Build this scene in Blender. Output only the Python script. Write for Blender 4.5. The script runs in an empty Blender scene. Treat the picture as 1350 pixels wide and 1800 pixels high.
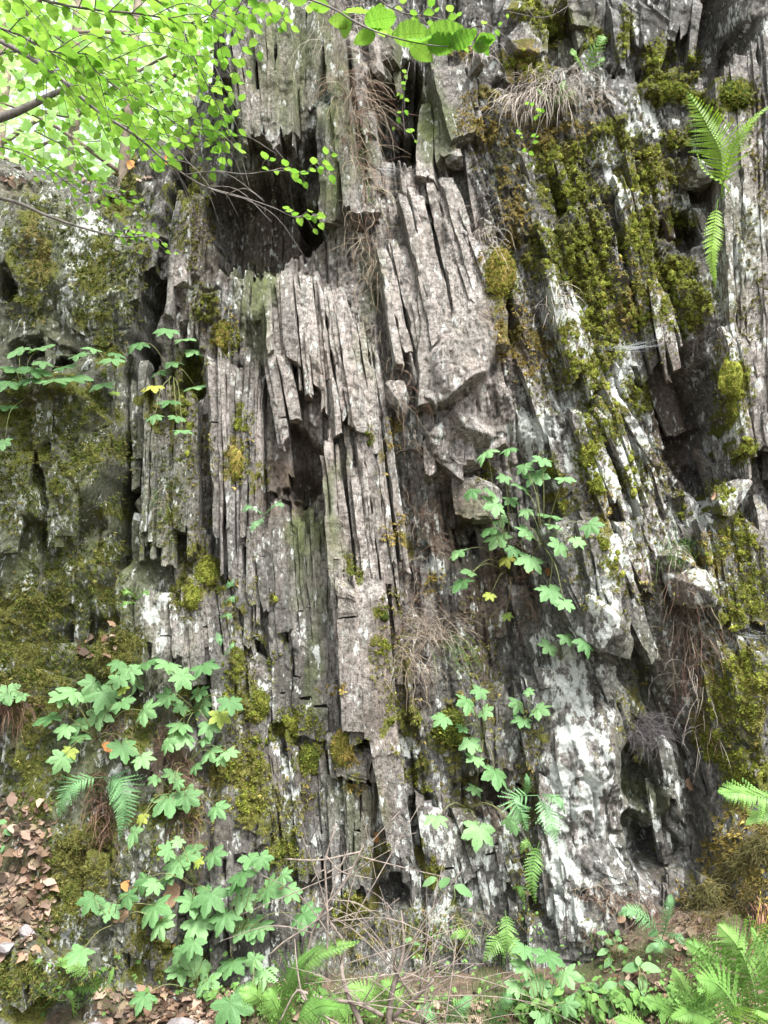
import bpy, math, random, time
import numpy as np
from mathutils import Vector, Matrix, Quaternion, Euler
T0 = time.time()
random.seed(7)
RNG = np.random.default_rng(11)
scene = bpy.context.scene
COL = scene.collection

# ------------------------------------------------------------------ camera, sky, sun, exposure
CAMY, CAMZ, PITCH, F = -3.2, 1.5, math.radians(8), 1447.0
cam = bpy.data.cameras.new('camera')
cam.sensor_fit = 'HORIZONTAL'; cam.sensor_width = 36; cam.lens = 36*F/1350
cam.clip_start = 0.05; cam.clip_end = 200
camo = bpy.data.objects.new('camera', cam); COL.objects.link(camo)
camo.location = (0, CAMY, CAMZ); camo.rotation_euler = (math.pi/2+PITCH, 0, 0)
scene.camera = camo
scene.view_settings.view_transform = 'Standard'
scene.view_settings.look = 'None'
scene.view_settings.gamma = 1
scene.view_settings.use_curve_mapping = False
scene.view_settings.exposure = 1.98
SUN_EL, SUN_AZ = math.radians(58), math.radians(-152)      # light from above, over the right shoulder
w = bpy.data.worlds.new('World'); scene.world = w; w.use_nodes = True
nt = w.node_tree; nt.nodes.clear()
sky = nt.nodes.new('ShaderNodeTexSky'); sky.sky_type = 'NISHITA'; sky.sun_disc = False
sky.sun_elevation = SUN_EL
sky.air_density = 1.0; sky.dust_density = 3.0; sky.ozone_density = 1.0
hs = nt.nodes.new('ShaderNodeHueSaturation'); hs.inputs['Saturation'].default_value = 0.25
bg = nt.nodes.new('ShaderNodeBackground'); bg.inputs[1].default_value = 0.135
out = nt.nodes.new('ShaderNodeOutputWorld')
nt.links.new(sky.outputs[0], hs.inputs['Color']); nt.links.new(hs.outputs[0], bg.inputs[0]); nt.links.new(bg.outputs[0], out.inputs[0])
sl = bpy.data.lights.new('sun', 'SUN'); sl.energy = 2.7; sl.angle = math.radians(24); sl.color = (1, 0.98, 0.96)
so = bpy.data.objects.new('sun', sl); COL.objects.link(so)
# direction the light comes from: x right, y towards the wall
sd = Vector((0.50*math.cos(SUN_EL), -0.87*math.cos(SUN_EL), math.sin(SUN_EL)))
so.rotation_euler = sd.to_track_quat('Z', 'Y').to_euler()
so.location = (2, -3, 8)
sky.sun_rotation = math.atan2(sd.x, sd.y)
scene.cycles.max_bounces = 6
scene.cycles.diffuse_bounces = 3
scene.cycles.transparent_max_bounces = 4

# ------------------------------------------------------------------ helpers
cP, sP = math.cos(PITCH), math.sin(PITCH)
def at(px, py, y):
    a = (px-675)/F; b = -(py-900)/F
    dy = cP-b*sP; dz = sP+b*cP
    t = (y-CAMY)/dy
    return Vector((a*t, y, CAMZ+dz*t))
def ray(px, py):
    a = (px-675)/F; b = -(py-900)/F
    return Vector((a, cP-b*sP, sP+b*cP)).normalized()
def proj(X, Y, Z):
    dy = Y-CAMY; dz = Z-CAMZ
    f = dy*cP+dz*sP; u = -dy*sP+dz*cP
    return 675+F*X/f, 900-F*u/f

_T = np.random.default_rng(3).random((64, 64, 64), dtype=np.float32)
def n3(x, y, z, s=0):
    x = np.asarray(x, np.float32)+s*17.3; y = np.asarray(y, np.float32)+s*7.7; z = np.asarray(z, np.float32)+s*3.1
    x, y, z = np.broadcast_arrays(x, y, z)
    xi = np.floor(x).astype(np.int32); yi = np.floor(y).astype(np.int32); zi = np.floor(z).astype(np.int32)
    fx = x-xi; fy = y-yi; fz = z-zi
    fx = fx*fx*(3-2*fx); fy = fy*fy*(3-2*fy); fz = fz*fz*(3-2*fz)
    x0 = xi & 63; x1 = (xi+1) & 63; y0 = yi & 63; y1 = (yi+1) & 63; z0 = zi & 63; z1 = (zi+1) & 63
    a = _T[x0, y0, z0]*(1-fx)+_T[x1, y0, z0]*fx; b = _T[x0, y1, z0]*(1-fx)+_T[x1, y1, z0]*fx
    c = _T[x0, y0, z1]*(1-fx)+_T[x1, y0, z1]*fx; d = _T[x0, y1, z1]*(1-fx)+_T[x1, y1, z1]*fx
    return ((a*(1-fy)+b*fy)*(1-fz)+(c*(1-fy)+d*fy)*fz)*2-1
def n2(x, z, s=0):
    x = np.asarray(x, np.float32)+s*17.3; z = np.asarray(z, np.float32)+s*3.1
    x, z = np.broadcast_arrays(x, z)
    xi = np.floor(x).astype(np.int32); zi = np.floor(z).astype(np.int32)
    fx = x-xi; fz = z-zi
    fx = fx*fx*(3-2*fx); fz = fz*fz*(3-2*fz)
    k = (s*13) & 63
    x0 = xi & 63; x1 = (xi+1) & 63; z0 = zi & 63; z1 = (zi+1) & 63
    a = _T[x0, k, z0]*(1-fx)+_T[x1, k, z0]*fx; c = _T[x0, k, z1]*(1-fx)+_T[x1, k, z1]*fx
    return (a*(1-fz)+c*fz)*2-1
def fb2(x, z, o=4, s=0):
    r = 0; a = 1; t = 0
    for i in range(o):
        r = r+a*n2(x, z, s+i*5); t += a; a *= .5; x = x*2.03; z = z*2.03
    return r/t
def hsh(i, j=0, s=0):
    i = np.asarray(i, np.int64); j = np.asarray(j, np.int64)
    return _T[(i*7+s*3) & 63, (j*5+i*3+s) & 63, (i//9+j*11+s*5) & 63]
def sst(a, b, x):
    t = np.clip((x-a)/(b-a), 0, 1); return t*t*(3-2*t)
def worley(x, z, s=0):
    xi = np.floor(x).astype(np.int64); zi = np.floor(z).astype(np.int64)
    best = np.full(x.shape, 9., np.float32)
    for dx in (-1, 0, 1):
        for dz in (-1, 0, 1):
            cx = xi+dx; cz = zi+dz
            jx = cx+_T[cx & 63, cz & 63, s & 63]; jz = cz+_T[cz & 63, cx & 63, (s+9) & 63]
            best = np.minimum(best, (x-jx)**2+(z-jz)**2)
    return np.sqrt(best)

def fmesh(name, V, faces):
    """V (n,3) array; faces: list of int arrays (m,k)"""
    me = bpy.data.meshes.new(name)
    V = np.asarray(V, np.float32)
    me.vertices.add(len(V)); me.vertices.foreach_set('co', V.ravel())
    loops = np.concatenate([f.ravel() for f in faces]).astype(np.int32)
    sizes = np.concatenate([np.full(len(f), f.shape[1], np.int32) for f in faces])
    starts = np.concatenate([[0], np.cumsum(sizes)[:-1]]).astype(np.int32)
    me.loops.add(len(loops)); me.loops.foreach_set('vertex_index', loops)
    me.polygons.add(len(sizes)); me.polygons.foreach_set('loop_start', starts)
    me.update(calc_edges=True)
    return me
def cattr(me, name, rgba):
    a = me.color_attributes.new(name, 'FLOAT_COLOR', 'POINT')
    a.data.foreach_set('color', np.asarray(rgba, np.float32).ravel())
def link(name, me, mat=None, parent=None, smooth=False):
    o = bpy.data.objects.new(name, me); COL.objects.link(o)
    if mat and not me.materials: me.materials.append(mat)
    if parent: o.parent = parent
    if smooth: me.polygons.foreach_set('use_smooth', np.ones(len(me.polygons), bool))
    return o
def tag(o, label=None, cat=None, group=None, kind=None):
    if label: o['label'] = label
    if cat: o['category'] = cat
    if group: o['group'] = group
    if kind: o['kind'] = kind
    return o
def empty(name, loc=(0, 0, 0)):
    o = bpy.data.objects.new(name, None); o.empty_display_size = .05; COL.objects.link(o); o.location = loc
    return o
def child(name, me, mat, parent, smooth=False):
    """mesh in world coordinates under an Empty placed at parent.location"""
    o = link(name, me, mat, parent, smooth)
    o.matrix_parent_inverse = Matrix.Translation(-parent.location)
    return o
class MB:
    def __init__(s): s.v = []; s.f = {}; s.n = 0; s.c = []
    def add(s, V, Fs, col=None):
        V = np.asarray(V, np.float32).reshape(-1, 3)
        for f in Fs:
            f = np.asarray(f); s.f.setdefault(f.shape[1], []).append(f+s.n)
        s.v.append(V); s.n += len(V)
        s.c.append(np.tile(np.array(col if col is not None else (1, 1, 1, 1), np.float32), (len(V), 1)))
    def mesh(s, name, colattr=False):
        me = fmesh(name, np.concatenate(s.v), [np.concatenate(x) for x in s.f.values()])
        if colattr: cattr(me, 'tint', np.concatenate(s.c))
        return me
def smoothline(P, n):
    P = np.array([list(p) for p in P], float)
    if len(P) == 2: return P[0]+(P[1]-P[0])*np.linspace(0, 1, n)[:, None]
    Q = np.vstack([2*P[0]-P[1], P, 2*P[-1]-P[-2]])
    out = []
    m = len(P)-1
    for t in np.linspace(0, m, n):
        i = min(int(t), m-1); u = t-i
        a, b, c, d = Q[i:i+4]
        out.append(.5*((2*b)+(-a+c)*u+(2*a-5*b+4*c-d)*u*u+(-a+3*b-3*c+d)*u**3))
    return np.array(out)
def tubegeo(P, R, k=5):
    P = np.asarray(P, float); n = len(P); R = np.broadcast_to(np.asarray(R, float), (n,))
    T = np.gradient(P, axis=0); T /= np.linalg.norm(T, axis=1)[:, None]+1e-9
    ref = np.array([0.31, .9, .27]) if abs(T[:, 1]).mean() < .8 else np.array([1, 0, .1])
    A = np.cross(T, ref); A /= np.linalg.norm(A, axis=1)[:, None]+1e-9
    B = np.cross(T, A)
    th = np.linspace(0, 2*np.pi, k, endpoint=False)
    V = (P[:, None]+R[:, None, None]*(np.cos(th)[None, :, None]*A[:, None]+np.sin(th)[None, :, None]*B[:, None])).reshape(-1, 3)
    i = np.arange(n-1)[:, None]*k; j = np.arange(k)[None]; j2 = (j+1) % k
    Q = np.stack([i+j, i+j2, i+k+j2, i+k+j], -1).reshape(-1, 4)
    caps = np.array([list(range(k))[::-1], [(n-1)*k+q for q in range(k)]])
    return V, [Q, caps]

# ------------------------------------------------------------------ materials
def newmat(name):
    m = bpy.data.materials.new(name); m.use_nodes = True; m.node_tree.nodes.clear()
    return m, m.node_tree
class N:
    def __init__(s, nt): s.nt = nt
    def __call__(s, typ, **kw):
        n = s.nt.nodes.new('ShaderNode'+typ)
        for k, v in kw.items():
            if k.startswith('i_'):
                key = k[2:]
                key = int(key) if key.isdigit() else key.replace('_', ' ')
                if hasattr(v, 'links') or isinstance(v, bpy.types.NodeSocket): s.nt.links.new(v, n.inputs[key])
                else: n.inputs[key].default_value = v
            else: setattr(n, k, v)
        return n
    def noise(s, vec, scale, detail=4, rough=.6, dist=0):
        return s('TexNoise', i_Vector=vec, i_Scale=scale, i_Detail=detail, i_Roughness=rough, i_Distortion=dist).outputs['Fac']
    def ramp(s, fac, stops, interp='LINEAR'):
        r = s('ValToRGB', i_0=fac); cr = r.color_ramp; cr.interpolation = interp
        while len(cr.elements) < len(stops): cr.elements.new(.5)
        for e, (p, c) in zip(cr.elements, stops):
            e.position = p; e.color = (c, c, c, 1) if isinstance(c, (int, float)) else (*c, 1)
        return r.outputs[0]
    def mix(s, f, a, b, mode='MIX'):
        n = s('Mix', data_type='RGBA', blend_type=mode)
        for i, v in ((0, f), (6, a), (7, b)):
            if isinstance(v, bpy.types.NodeSocket): s.nt.links.new(v, n.inputs[i])
            else: n.inputs[i].default_value = v if i == 0 else ((*v, 1) if len(v) == 3 else v)
        return n.outputs[2]
    def math(s, op, a, b=0., c=0., clamp=False):
        n = s('Math', operation=op, use_clamp=clamp)
        for i, v in enumerate((a, b, c)):
            if isinstance(v, bpy.types.NodeSocket): s.nt.links.new(v, n.inputs[i])
            else: n.inputs[i].default_value = v
        return n.outputs[0]
    def mapping(s, vec, scale, rot=(0, 0, 0)):
        return s('Mapping', i_Vector=vec, i_Scale=scale, i_Rotation=rot).outputs[0]

def rock_material():
    m, nt = newmat('rock'); g = N(nt)
    co = g('TexCoord').outputs['Object']
    A = g('Attribute', attribute_name='cover'); sep = g('SeparateColor', i_0=A.outputs['Color'])
    B = g('Attribute', attribute_name='tone'); sep2 = g('SeparateColor', i_0=B.outputs['Color'])
    moss, lich, alg = sep.outputs[0], sep.outputs[1], sep.outputs[2]
    ochre, soil, warm = sep2.outputs[0], sep2.outputs[1], sep2.outputs[2]
    st = g.mapping(co, (1, 1, .22), (0, math.radians(6), 0))
    nA = g.noise(st, 9, 6, .65)
    nB = g.noise(co, 60, 5, .7)
    nC = g.noise(co, 240, 3, .7)
    nD = g.noise(co, 3.2, 4, .6)
    base = g.ramp(nA, [(.28, (.075, .073, .070)), (.45, (.172, .167, .162)), (.6, (.265, .257, .252)), (.78, (.385, .375, .37))])
    warmc = g.ramp(nA, [(.25, (.195, .170, .155)), (.45, (.365, .33, .308)), (.62, (.475, .435, .412)), (.8, (.575, .54, .515))])
    base = g.mix(warm, base, warmc)
    spk = g.ramp(nB, [(.36, .32), (.47, .85), (.56, 1.1), (.66, 1.6)])
    base = g.mix(1.0, base, spk, 'MULTIPLY')
    nE = g.noise(co, 135, 5, .78); nH = g.noise(g.mapping(co, (1, 1, .55), (0, math.radians(8), 0)), 85, 4, .75)
    amt = g.ramp(g.noise(g.mapping(co, (1, 1, .5), (.3, math.radians(9), 0)), 5.5, 4, .6), [(.40, .08), (.64, .8)])
    base = g.mix(amt, base, g.mix(1.0, base, g.ramp(nE, [(.40, .25), (.47, .82), (.54, 1.08), (.62, 1.45)]), 'MULTIPLY'))
    base = g.mix(g.math('MULTIPLY', amt, g.ramp(nH, [(.36, .8), (.43, 0.)])), base, (.045, .04, .037))
    # mineral bands that follow the beds
    band = g.noise(g.mapping(co, (1, 1, .035), (0, math.radians(7), 0)), 26, 4, .6)
    base = g.mix(.75, base, g.mix(1., base, g.ramp(band, [(.35, (.70, .72, .72)), (.5, (1.02, 1., .98)), (.65, (1.13, 1.06, 1.03))]), 'MULTIPLY'))
    rnd = g('ObjectInfo').outputs['Random']
    base = g.mix(1.0, base, g.ramp(rnd, [(0, .78), (1, 1.12)]), 'MULTIPLY')
    # pale purple grey blotches and crustose lichen flecks
    v1 = g('TexVoronoi', i_Vector=co, i_Scale=38., feature='SMOOTH_F1').outputs['Distance']
    flk = g.math('MULTIPLY', g.ramp(v1, [(.16, 1.), (.30, 0.)]), g.ramp(g.noise(co, 7, 3), [(.45, 0.), (.6, .8)]))
    base = g.mix(flk, base, (.44, .45, .42))
    base = g.mix(g.ramp(nC, [(.57, 0.), (.66, .85)]), base, (.03, .028, .026))
    # brown iron stain
    base = g.mix(g.math('MULTIPLY', g.ramp(nD, [(.52, 0.), (.68, .3)]), .9), base, (.17, .115, .085))
    # dark vertical water stains and thin cracks that follow the bedding
    fine = g.mapping(co, (1, 1, .07), (0, math.radians(7), 0))
    nF = g.noise(fine, 150, 3, .6)
    nG = g.noise(g.mapping(co, (1, 1, .3), (0, math.radians(5), 0)), 6, 5, .7)
    stain = g.math('MULTIPLY', g.ramp(nG, [(.50, 0.), (.66, .8)]), g.math('SUBTRACT', 1.1, g.math('MULTIPLY', warm, .9)), clamp=True)
    base = g.mix(stain, base, (.052, .048, .044))
    base = g.mix(g.ramp(nF, [(.34, .75), (.42, 0.)]), base, (.05, .044, .04))
    # soil
    sf = g.math('MULTIPLY', soil, g.ramp(nB, [(.3, .6), (.6, 1.)]), clamp=True)
    base = g.mix(sf, base, g.ramp(nB, [(.3, (.05, .032, .024)), (.7, (.17, .105, .08))]))
    # algae film
    af = g.math('MULTIPLY', alg, g.ramp(g.noise(st, 14, 4), [(.3, .35), (.6, 1.)]), clamp=True)
    base = g.mix(af, base, g.ramp(nB, [(.3, (.05, .062, .022)), (.7, (.17, .20, .075))]))
    # white crust
    nL = g.noise(g.mapping(co, (1, 1, .5), (0, math.radians(14), 0)), 34, 6, .75)
    lsum = g.math('ADD', g.math('MULTIPLY', lich, 1.0), g.math('MULTIPLY', g.math('SUBTRACT', nL, .5), 2.2))
    pits = g.noise(g.mapping(co, (1, 1, .42), (0, math.radians(18), 0)), 62, 3, .6)
    lsum = g.math('ADD', lsum, g.math('MULTIPLY', g.math('SUBTRACT', pits, .5), 1.7))
    lf = g.ramp(lsum, [(.40, 0.), (.58, .92)])
    base = g.mix(lf, base, g.ramp(nB, [(.3, (.34, .37, .33)), (.5, (.60, .63, .59)), (.7, (.74, .76, .73))]))
    # moss film
    up = g('SeparateXYZ', i_0=g('NewGeometry').outputs['Normal']).outputs[2]
    ms = g.math('ADD', g.math('MULTIPLY', moss, .8), g.math('MULTIPLY', g.math('SUBTRACT', nB, .5), 1.6))
    ms = g.math('ADD', ms, g.math('MULTIPLY', g.math('SUBTRACT', g.noise(co, 22, 4, .65), .5), 1.5))
    ms = g.math('ADD', ms, g.math('MULTIPLY', up, .28))
    mf = g.ramp(ms, [(.40, 0.), (.58, 1.)])
    mcol = g.ramp(nC, [(.3, (.018, .022, .006)), (.5, (.09, .10, .016)), (.72, (.23, .23, .04))])
    ocol = g.ramp(nC, [(.3, (.045, .034, .012)), (.5, (.15, .115, .034)), (.72, (.31, .25, .09))])
    mcol = g.mix(ochre, mcol, ocol)
    base = g.mix(mf, base, mcol)
    h = g.math('ADD', g.math('MULTIPLY', nA, 1.2), g.math('MULTIPLY', nB, .45))
    h = g.math('ADD', h, g.math('MULTIPLY', nC, .3))
    h = g.math('ADD', h, g.math('MULTIPLY', nL, .35))
    h = g.math('ADD', h, g.math('MULTIPLY', nE, .35)); h = g.math('ADD', h, g.math('MULTIPLY', g.ramp(nH, [(.36, 0.), (.46, 1.)]), .22))
    bp = g('Bump', i_Strength=1., i_Distance=.02, i_Height=h)
    rough = g.ramp(nB, [(.3, .75), (.7, .95)])
    b = g('BsdfPrincipled', i_Roughness=rough, i_Normal=bp.outputs[0]); b.inputs['Specular IOR Level'].default_value = .25
    nt.links.new(base, b.inputs['Base Color'])
    o = g('OutputMaterial', i_0=b.outputs[0])
    return m
def leaf_material(name, c0, c1, trans=.4, tc=None, rough=.5, scale=14, spec=.3, vein=None):
    m, nt = newmat(name); g = N(nt)
    co = g('TexCoord').outputs['Object']
    rnd = g('ObjectInfo').outputs['Random']
    c = g.mix(rnd, c0, c1)
    nz = g.noise(co, scale, 3)
    c = g.mix(1., c, g.ramp(nz, [(.3, .72), (.7, 1.2)]), 'MULTIPLY')
    if vein:
        sx = g('SeparateXYZ', i_0=co); X, Y = sx.outputs[0], sx.outputs[1]; ax = g.math('ABSOLUTE', X)
        if vein == 'pinnate':
            rib = g.math('LESS_THAN', ax, .012)
            fr = g.math('PINGPONG', g.math('MULTIPLY', g.math('SUBTRACT', Y, g.math('MULTIPLY', ax, .8)), 11.), .5)
            ln = g.ramp(fr, [(.0, 1.), (.09, 0.)])
        else:
            th = g.math('PINGPONG', g.math('ARCTAN2', X, Y), math.radians(26)); rr_ = g.math('SQRT', g.math('ADD', g.math('MULTIPLY', X, X), g.math('MULTIPLY', Y, Y)))
            rib = g.math('LESS_THAN', g.math('MULTIPLY', th, rr_), .006)
            ln = g.ramp(g.math('PINGPONG', g.math('MULTIPLY', g.math('SUBTRACT', rr_, g.math('MULTIPLY', th, .35)), 16.), .5), [(0., .6), (.08, 0.)])
        c = g.mix(g.math('MULTIPLY', g.math('MAXIMUM', rib, ln), .6), c, g.mix(1., c, (.55, .62, .5), 'MULTIPLY'))
    bp = g('Bump', i_Strength=.35, i_Distance=.003, i_Height=g.noise(co, scale*4, 2))
    b = g('BsdfPrincipled', i_Roughness=rough, i_Normal=bp.outputs[0]); nt.links.new(c, b.inputs['Base Color'])
    b.inputs['Specular IOR Level'].default_value = spec
    t = g('BsdfTranslucent')
    nt.links.new(g.mix(1., c, tc or (1.3, 1.25, .6), 'MULTIPLY'), t.inputs[0])
    mx = g('MixShader', i_0=trans); nt.links.new(b.outputs[0], mx.inputs[1]); nt.links.new(t.outputs[0], mx.inputs[2])
    g('OutputMaterial', i_0=mx.outputs[0])
    return m
def tint_material(name, trans=.25, rough=.8, spec=.15):
    m, nt = newmat(name); g = N(nt)
    c = g('Attribute', attribute_name='tint').outputs['Color']
    b = g('BsdfPrincipled', i_Roughness=rough); nt.links.new(c, b.inputs['Base Color'])
    b.inputs['Specular IOR Level'].default_value = spec
    t = g('BsdfTranslucent'); nt.links.new(c, t.inputs[0])
    mx = g('MixShader', i_0=trans); nt.links.new(b.outputs[0], mx.inputs[1]); nt.links.new(t.outputs[0], mx.inputs[2])
    g('OutputMaterial', i_0=mx.outputs[0])
    return m
def bark_material(name, c0, c1, scale=40):
    m, nt = newmat(name); g = N(nt)
    co = g('TexCoord').outputs['Object']
    nz = g.noise(co, scale, 5, .7)
    b = g('BsdfPrincipled', i_Roughness=.85)
    nt.links.new(g.ramp(nz, [(.3, c0), (.65, c1)]), b.inputs['Base Color'])
    b.inputs['Specular IOR Level'].default_value = .2
    bp = g('Bump', i_Strength=.6, i_Distance=.004, i_Height=nz); nt.links.new(bp.outputs[0], b.inputs['Normal'])
    g('OutputMaterial', i_0=b.outputs[0])
    return m
def ground_material():
    m, nt = newmat('forest_soil'); g = N(nt)
    co = g('TexCoord').outputs['Object']
    a = g.noise(co, 5, 5); b_ = g.noise(co, 60, 5, .7)
    c = g.ramp(b_, [(.3, (.03, .02, .014)), (.55, (.11, .075, .05)), (.75, (.22, .15, .11))])
    c = g.mix(g.ramp(a, [(.45, 0.), (.62, .8)]), c, (.05, .07, .018))
    bp = g('Bump', i_Strength=.8, i_Distance=.02, i_Height=b_)
    b = g('BsdfPrincipled', i_Roughness=.95, i_Normal=bp.outputs[0]); nt.links.new(c, b.inputs['Base Color'])
    g('OutputMaterial', i_0=b.outputs[0])
    return m
M_ROCK = rock_material()
M_SOIL = ground_material()
M_MOSS = tint_material('moss', .3)
M_STRAND = tint_material('dry_strand', .15, .7)
M_LITTER = tint_material('leaf_litter', .15, .7)
M_PALM = leaf_material('palmate_leaf', (.085, .19, .065), (.20, .36, .15), .30, scale=30, vein='palmate')
M_PALMY = leaf_material('yellow_leaf', (.20, .30, .06), (.36, .38, .07), .30, scale=30)
M_BEECH = leaf_material('beech_leaf', (.125, .285, .045), (.23, .39, .085), .5, (1.3, 1.3, .8), scale=30, vein='pinnate')
M_FERN = leaf_material('fern_green', (.12, .25, .055), (.19, .34, .09), .3, scale=20)
M_FERNB = leaf_material('fern_blue_green', (.13, .27, .11), (.17, .33, .15), .3, scale=20)
M_FERNY = leaf_material('fern_bright', (.22, .38, .05), (.30, .46, .08), .4, scale=20)
M_STALK = leaf_material('green_stalk', (.14, .18, .06), (.20, .20, .08), .1, scale=20)
M_BARK = bark_material('grey_bark', (.05, .045, .04), (.20, .18, .165))
M_TWIG = bark_material('dry_twig', (.085, .07, .06), (.26, .215, .18))
M_FAR = leaf_material('far_leaf', (.30, .50, .16), (.52, .68, .38), .5, (1.05, 1.1, .9), scale=3)
M_STONE = bark_material('pale_stone', (.12, .108, .105), (.25, .225, .225), 30)
M_WEB = tint_material('cobweb', .6)
# ------------------------------------------------------------------ the rock: authored features (photo pixels, metres towards the viewer)
LX = np.arange(0, 1351, 150.); LY = np.arange(0, 1801, 150.)
LAT = np.array([
 [-60, -60, -40, 8, 12, 2, 10, 10, 2, 25],
 [-60, -60, -35, 10, 15, 2, 12, 12, 8, 25],
 [-50, -50, -25, 5, 10, 5, 15, 14, 8, 22],
 [-22, -22, -14, -2, 10, 15, 18, 16, 12, 20],
 [-15, -20, -18, 2, 12, 18, 16, 18, 10, 18],
 [0, -6, -20, 4, 10, 18, 8, 16, -2, 15],
 [5, 0, -18, 6, 6, 8, 4, 18, 0, 12],
 [10, 2, -8, 6, 8, 6, 3, 18, 6, 15],
 [14, 6, 2, 8, 11, 5, 0, 6, 0, 18],
 [16, 15, 10, 10, 12, 3, 0, 16, -8, 18],
 [30, 24, 18, 13, 12, 5, 2, 18, -10, 26],
 [50, 32, 22, 17, 14, 10, 7, 16, 8, 38],
 [62, 46, 36, 28, 24, 24, 24, 27, 32, 58]], np.float32)/100
def lattice(px, py):
    u = np.clip(px/150, 0, 8.999); v = np.clip(py/150, 0, 11.999)
    i = u.astype(int); j = v.astype(int); fu = u-i; fv = v-j
    fu = fu*fu*(3-2*fu); fv = fv*fv*(3-2*fv)
    return (LAT[j, i]*(1-fu)+LAT[j, i+1]*fu)*(1-fv)+(LAT[j+1, i]*(1-fu)+LAT[j+1, i+1]*fu)*fv
# cx, cy, rx, ry, angle (deg, + leans like a backslash), metres, sharpness (edge width as a share of the radius)
DEP = [
 (462, 385, 100, 95, 0, -.25, .14), (560, 330, 40, 90, 0, -.16, .2), (695, 195, 56, 84, -6, -.22, .2), (725, 240, 40, 60, -10, -.14, .3),
 (527, 815, 42, 62, -14, -.16, .12), (540, 900, 55, 75, 0, -.06, .3),
 (70, 625, 62, 28, 0, -.26, .3), (12, 500, 22, 26, 0, -.16, .3), (268, 540, 24, 110, 10, -.32, .35), (300, 340, 18, 90, 10, -.2, .35),
 (236, 800, 23, 200, 7, -.32, .4), (210, 1010, 18, 110, 8, -.14, .6), (150, 1125, 75, 32, -25, -.10, .5),
 (330, 640, 22, 60, 0, -.12, .4),
 (1205, 730, 62, 120, -18, -.17, .5), (1165, 640, 20, 70, -12, -.14, .4), (1245, 70, 75, 75, 25, -.22, .3), (1330, 100, 30, 60, 10, -.05, .3),
 (1140, 1490, 28, 70, -10, -.20, .5), (1200, 1480, 50, 90, -14, -.08, .4), (1130, 1360, 30, 60, -10, -.14, .4), (1125, 1180, 30, 90, -22, -.12, .5),
 (905, 1120, 60, 130, 0, -.10, .5), (870, 1400, 80, 40, 0, -.12, .4), (740, 1460, 45, 60, 0, -.08, .4), (1195, 395, 42, 30, 0, -.16, .2),
 (1110, 130, 40, 16, 10, -.10, .3), (985, 60, 40, 50, 10, -.12, .3), (905, 170, 50, 16, 0, -.12, .3), (960, 360, 30, 40, 0, -.10, .4), (1010, 190, 36, 14, 0, -.08, .3),
 (680, 1575, 34, 26, 0, -.14, .3), (640, 1415, 26, 30, 0, -.10, .3), (1080, 1120, 62, 26, 25, -.02, .3), (820, 880, 45, 100, -10, -.08, .5),
 (960, 1590, 40, 40, 0, -.08, .5), (230, 1640, 22, 60, 0, -.16, .4), (165, 1480, 30, 90, 5, -.12, .5), (15, 1290, 24, 60, 0, -.12, .4),
 (440, 1150, 16, 90, -6, -.10, .5), (400, 1090, 14, 60, -8, -.10, .5), (505, 1160, 70, 90, -4, -.02, .4), (735, 1000, 26, 60, -8, -.08, .4),
 (985, 960, 30, 60, -10, -.08, .5), (1250, 840, 30, 40, 0, -.08, .4), (1100, 900, 14, 120, -22, -.06, .5), (600, 60, 14, 120, 0, -.05, .4),
 (95, 800, 125, 122, 0, .15, .12, .1), (60, 450, 70, 100, 0, .05, .5), (160, 480, 60, 120, 0, .06, .5), (70, 700, 90, 26, 0, .07, .4), (90, 860, 12, 60, 0, -.10, .4), (150, 920, 40, 60, 0, -.06, .6),
 (825, 560, 60, 150, 12, .04, .25, .6), (800, 640, 56, 96, 32, .07, .1, .75), (800, 785, 50, 56, 0, .07, .15, .5), (840, 885, 40, 44, 0, .07, .15, .4), (855, 905, 60, 60, 0, -.10, .3), (850, 730, 50, 70, 20, .07, .3), (905, 680, 40, 90, 0, .03, .4), (1212, 1420, 40, 150, -12, -.12, .5),
 (1010, 1320, 75, 160, -4, .07, .5), (1000, 1560, 55, 70, 0, .03, .6), (1185, 1410, 26, 110, -14, .15, .5), (1235, 1400, 14, 100, -14, .08, .5), (1030, 1650, 60, 60, 0, .05, .6),
 (1290, 1240, 60, 120, 0, .07, .5), (1300, 1520, 90, 90, 0, .10, .6), (215, 1150, 45, 60, 20, .10, .5),
 (1180, 560, 70, 60, 0, .05, .5), (1010, 470, 50, 90, -15, .04, .6), (1110, 880, 60, 180, -22, .05, .4),
 (960, 770, 60, 60, 0, .05, .5), (1045, 1060, 55, 90, -22, .06, .3),
]
def ell(px, py, cx, cy, rx, ry, ang):
    a = math.radians(ang); c, s = math.cos(a), math.sin(a)
    dx = px-cx; dy = py-cy
    return np.sqrt(((dx*c+dy*s)/rx)**2+((-dx*s+dy*c)/ry)**2)
def region(px, py, L, soft=.5):
    r = np.zeros_like(px)
    for e in L:
        cx, cy, rx, ry = e[:4]; ang = e[4] if len(e) > 4 else 0; st = e[5] if len(e) > 5 else 1
        m = (np.abs(px-cx) < max(rx, ry)*1.6) & (np.abs(py-cy) < max(rx, ry)*1.6)
        if m.any():
            d = ell(px[m], py[m], cx, cy, rx, ry, ang)
            r[m] = np.maximum(r[m], st*(1-sst(1-soft, 1+soft*.6, d)))
    return r
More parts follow.
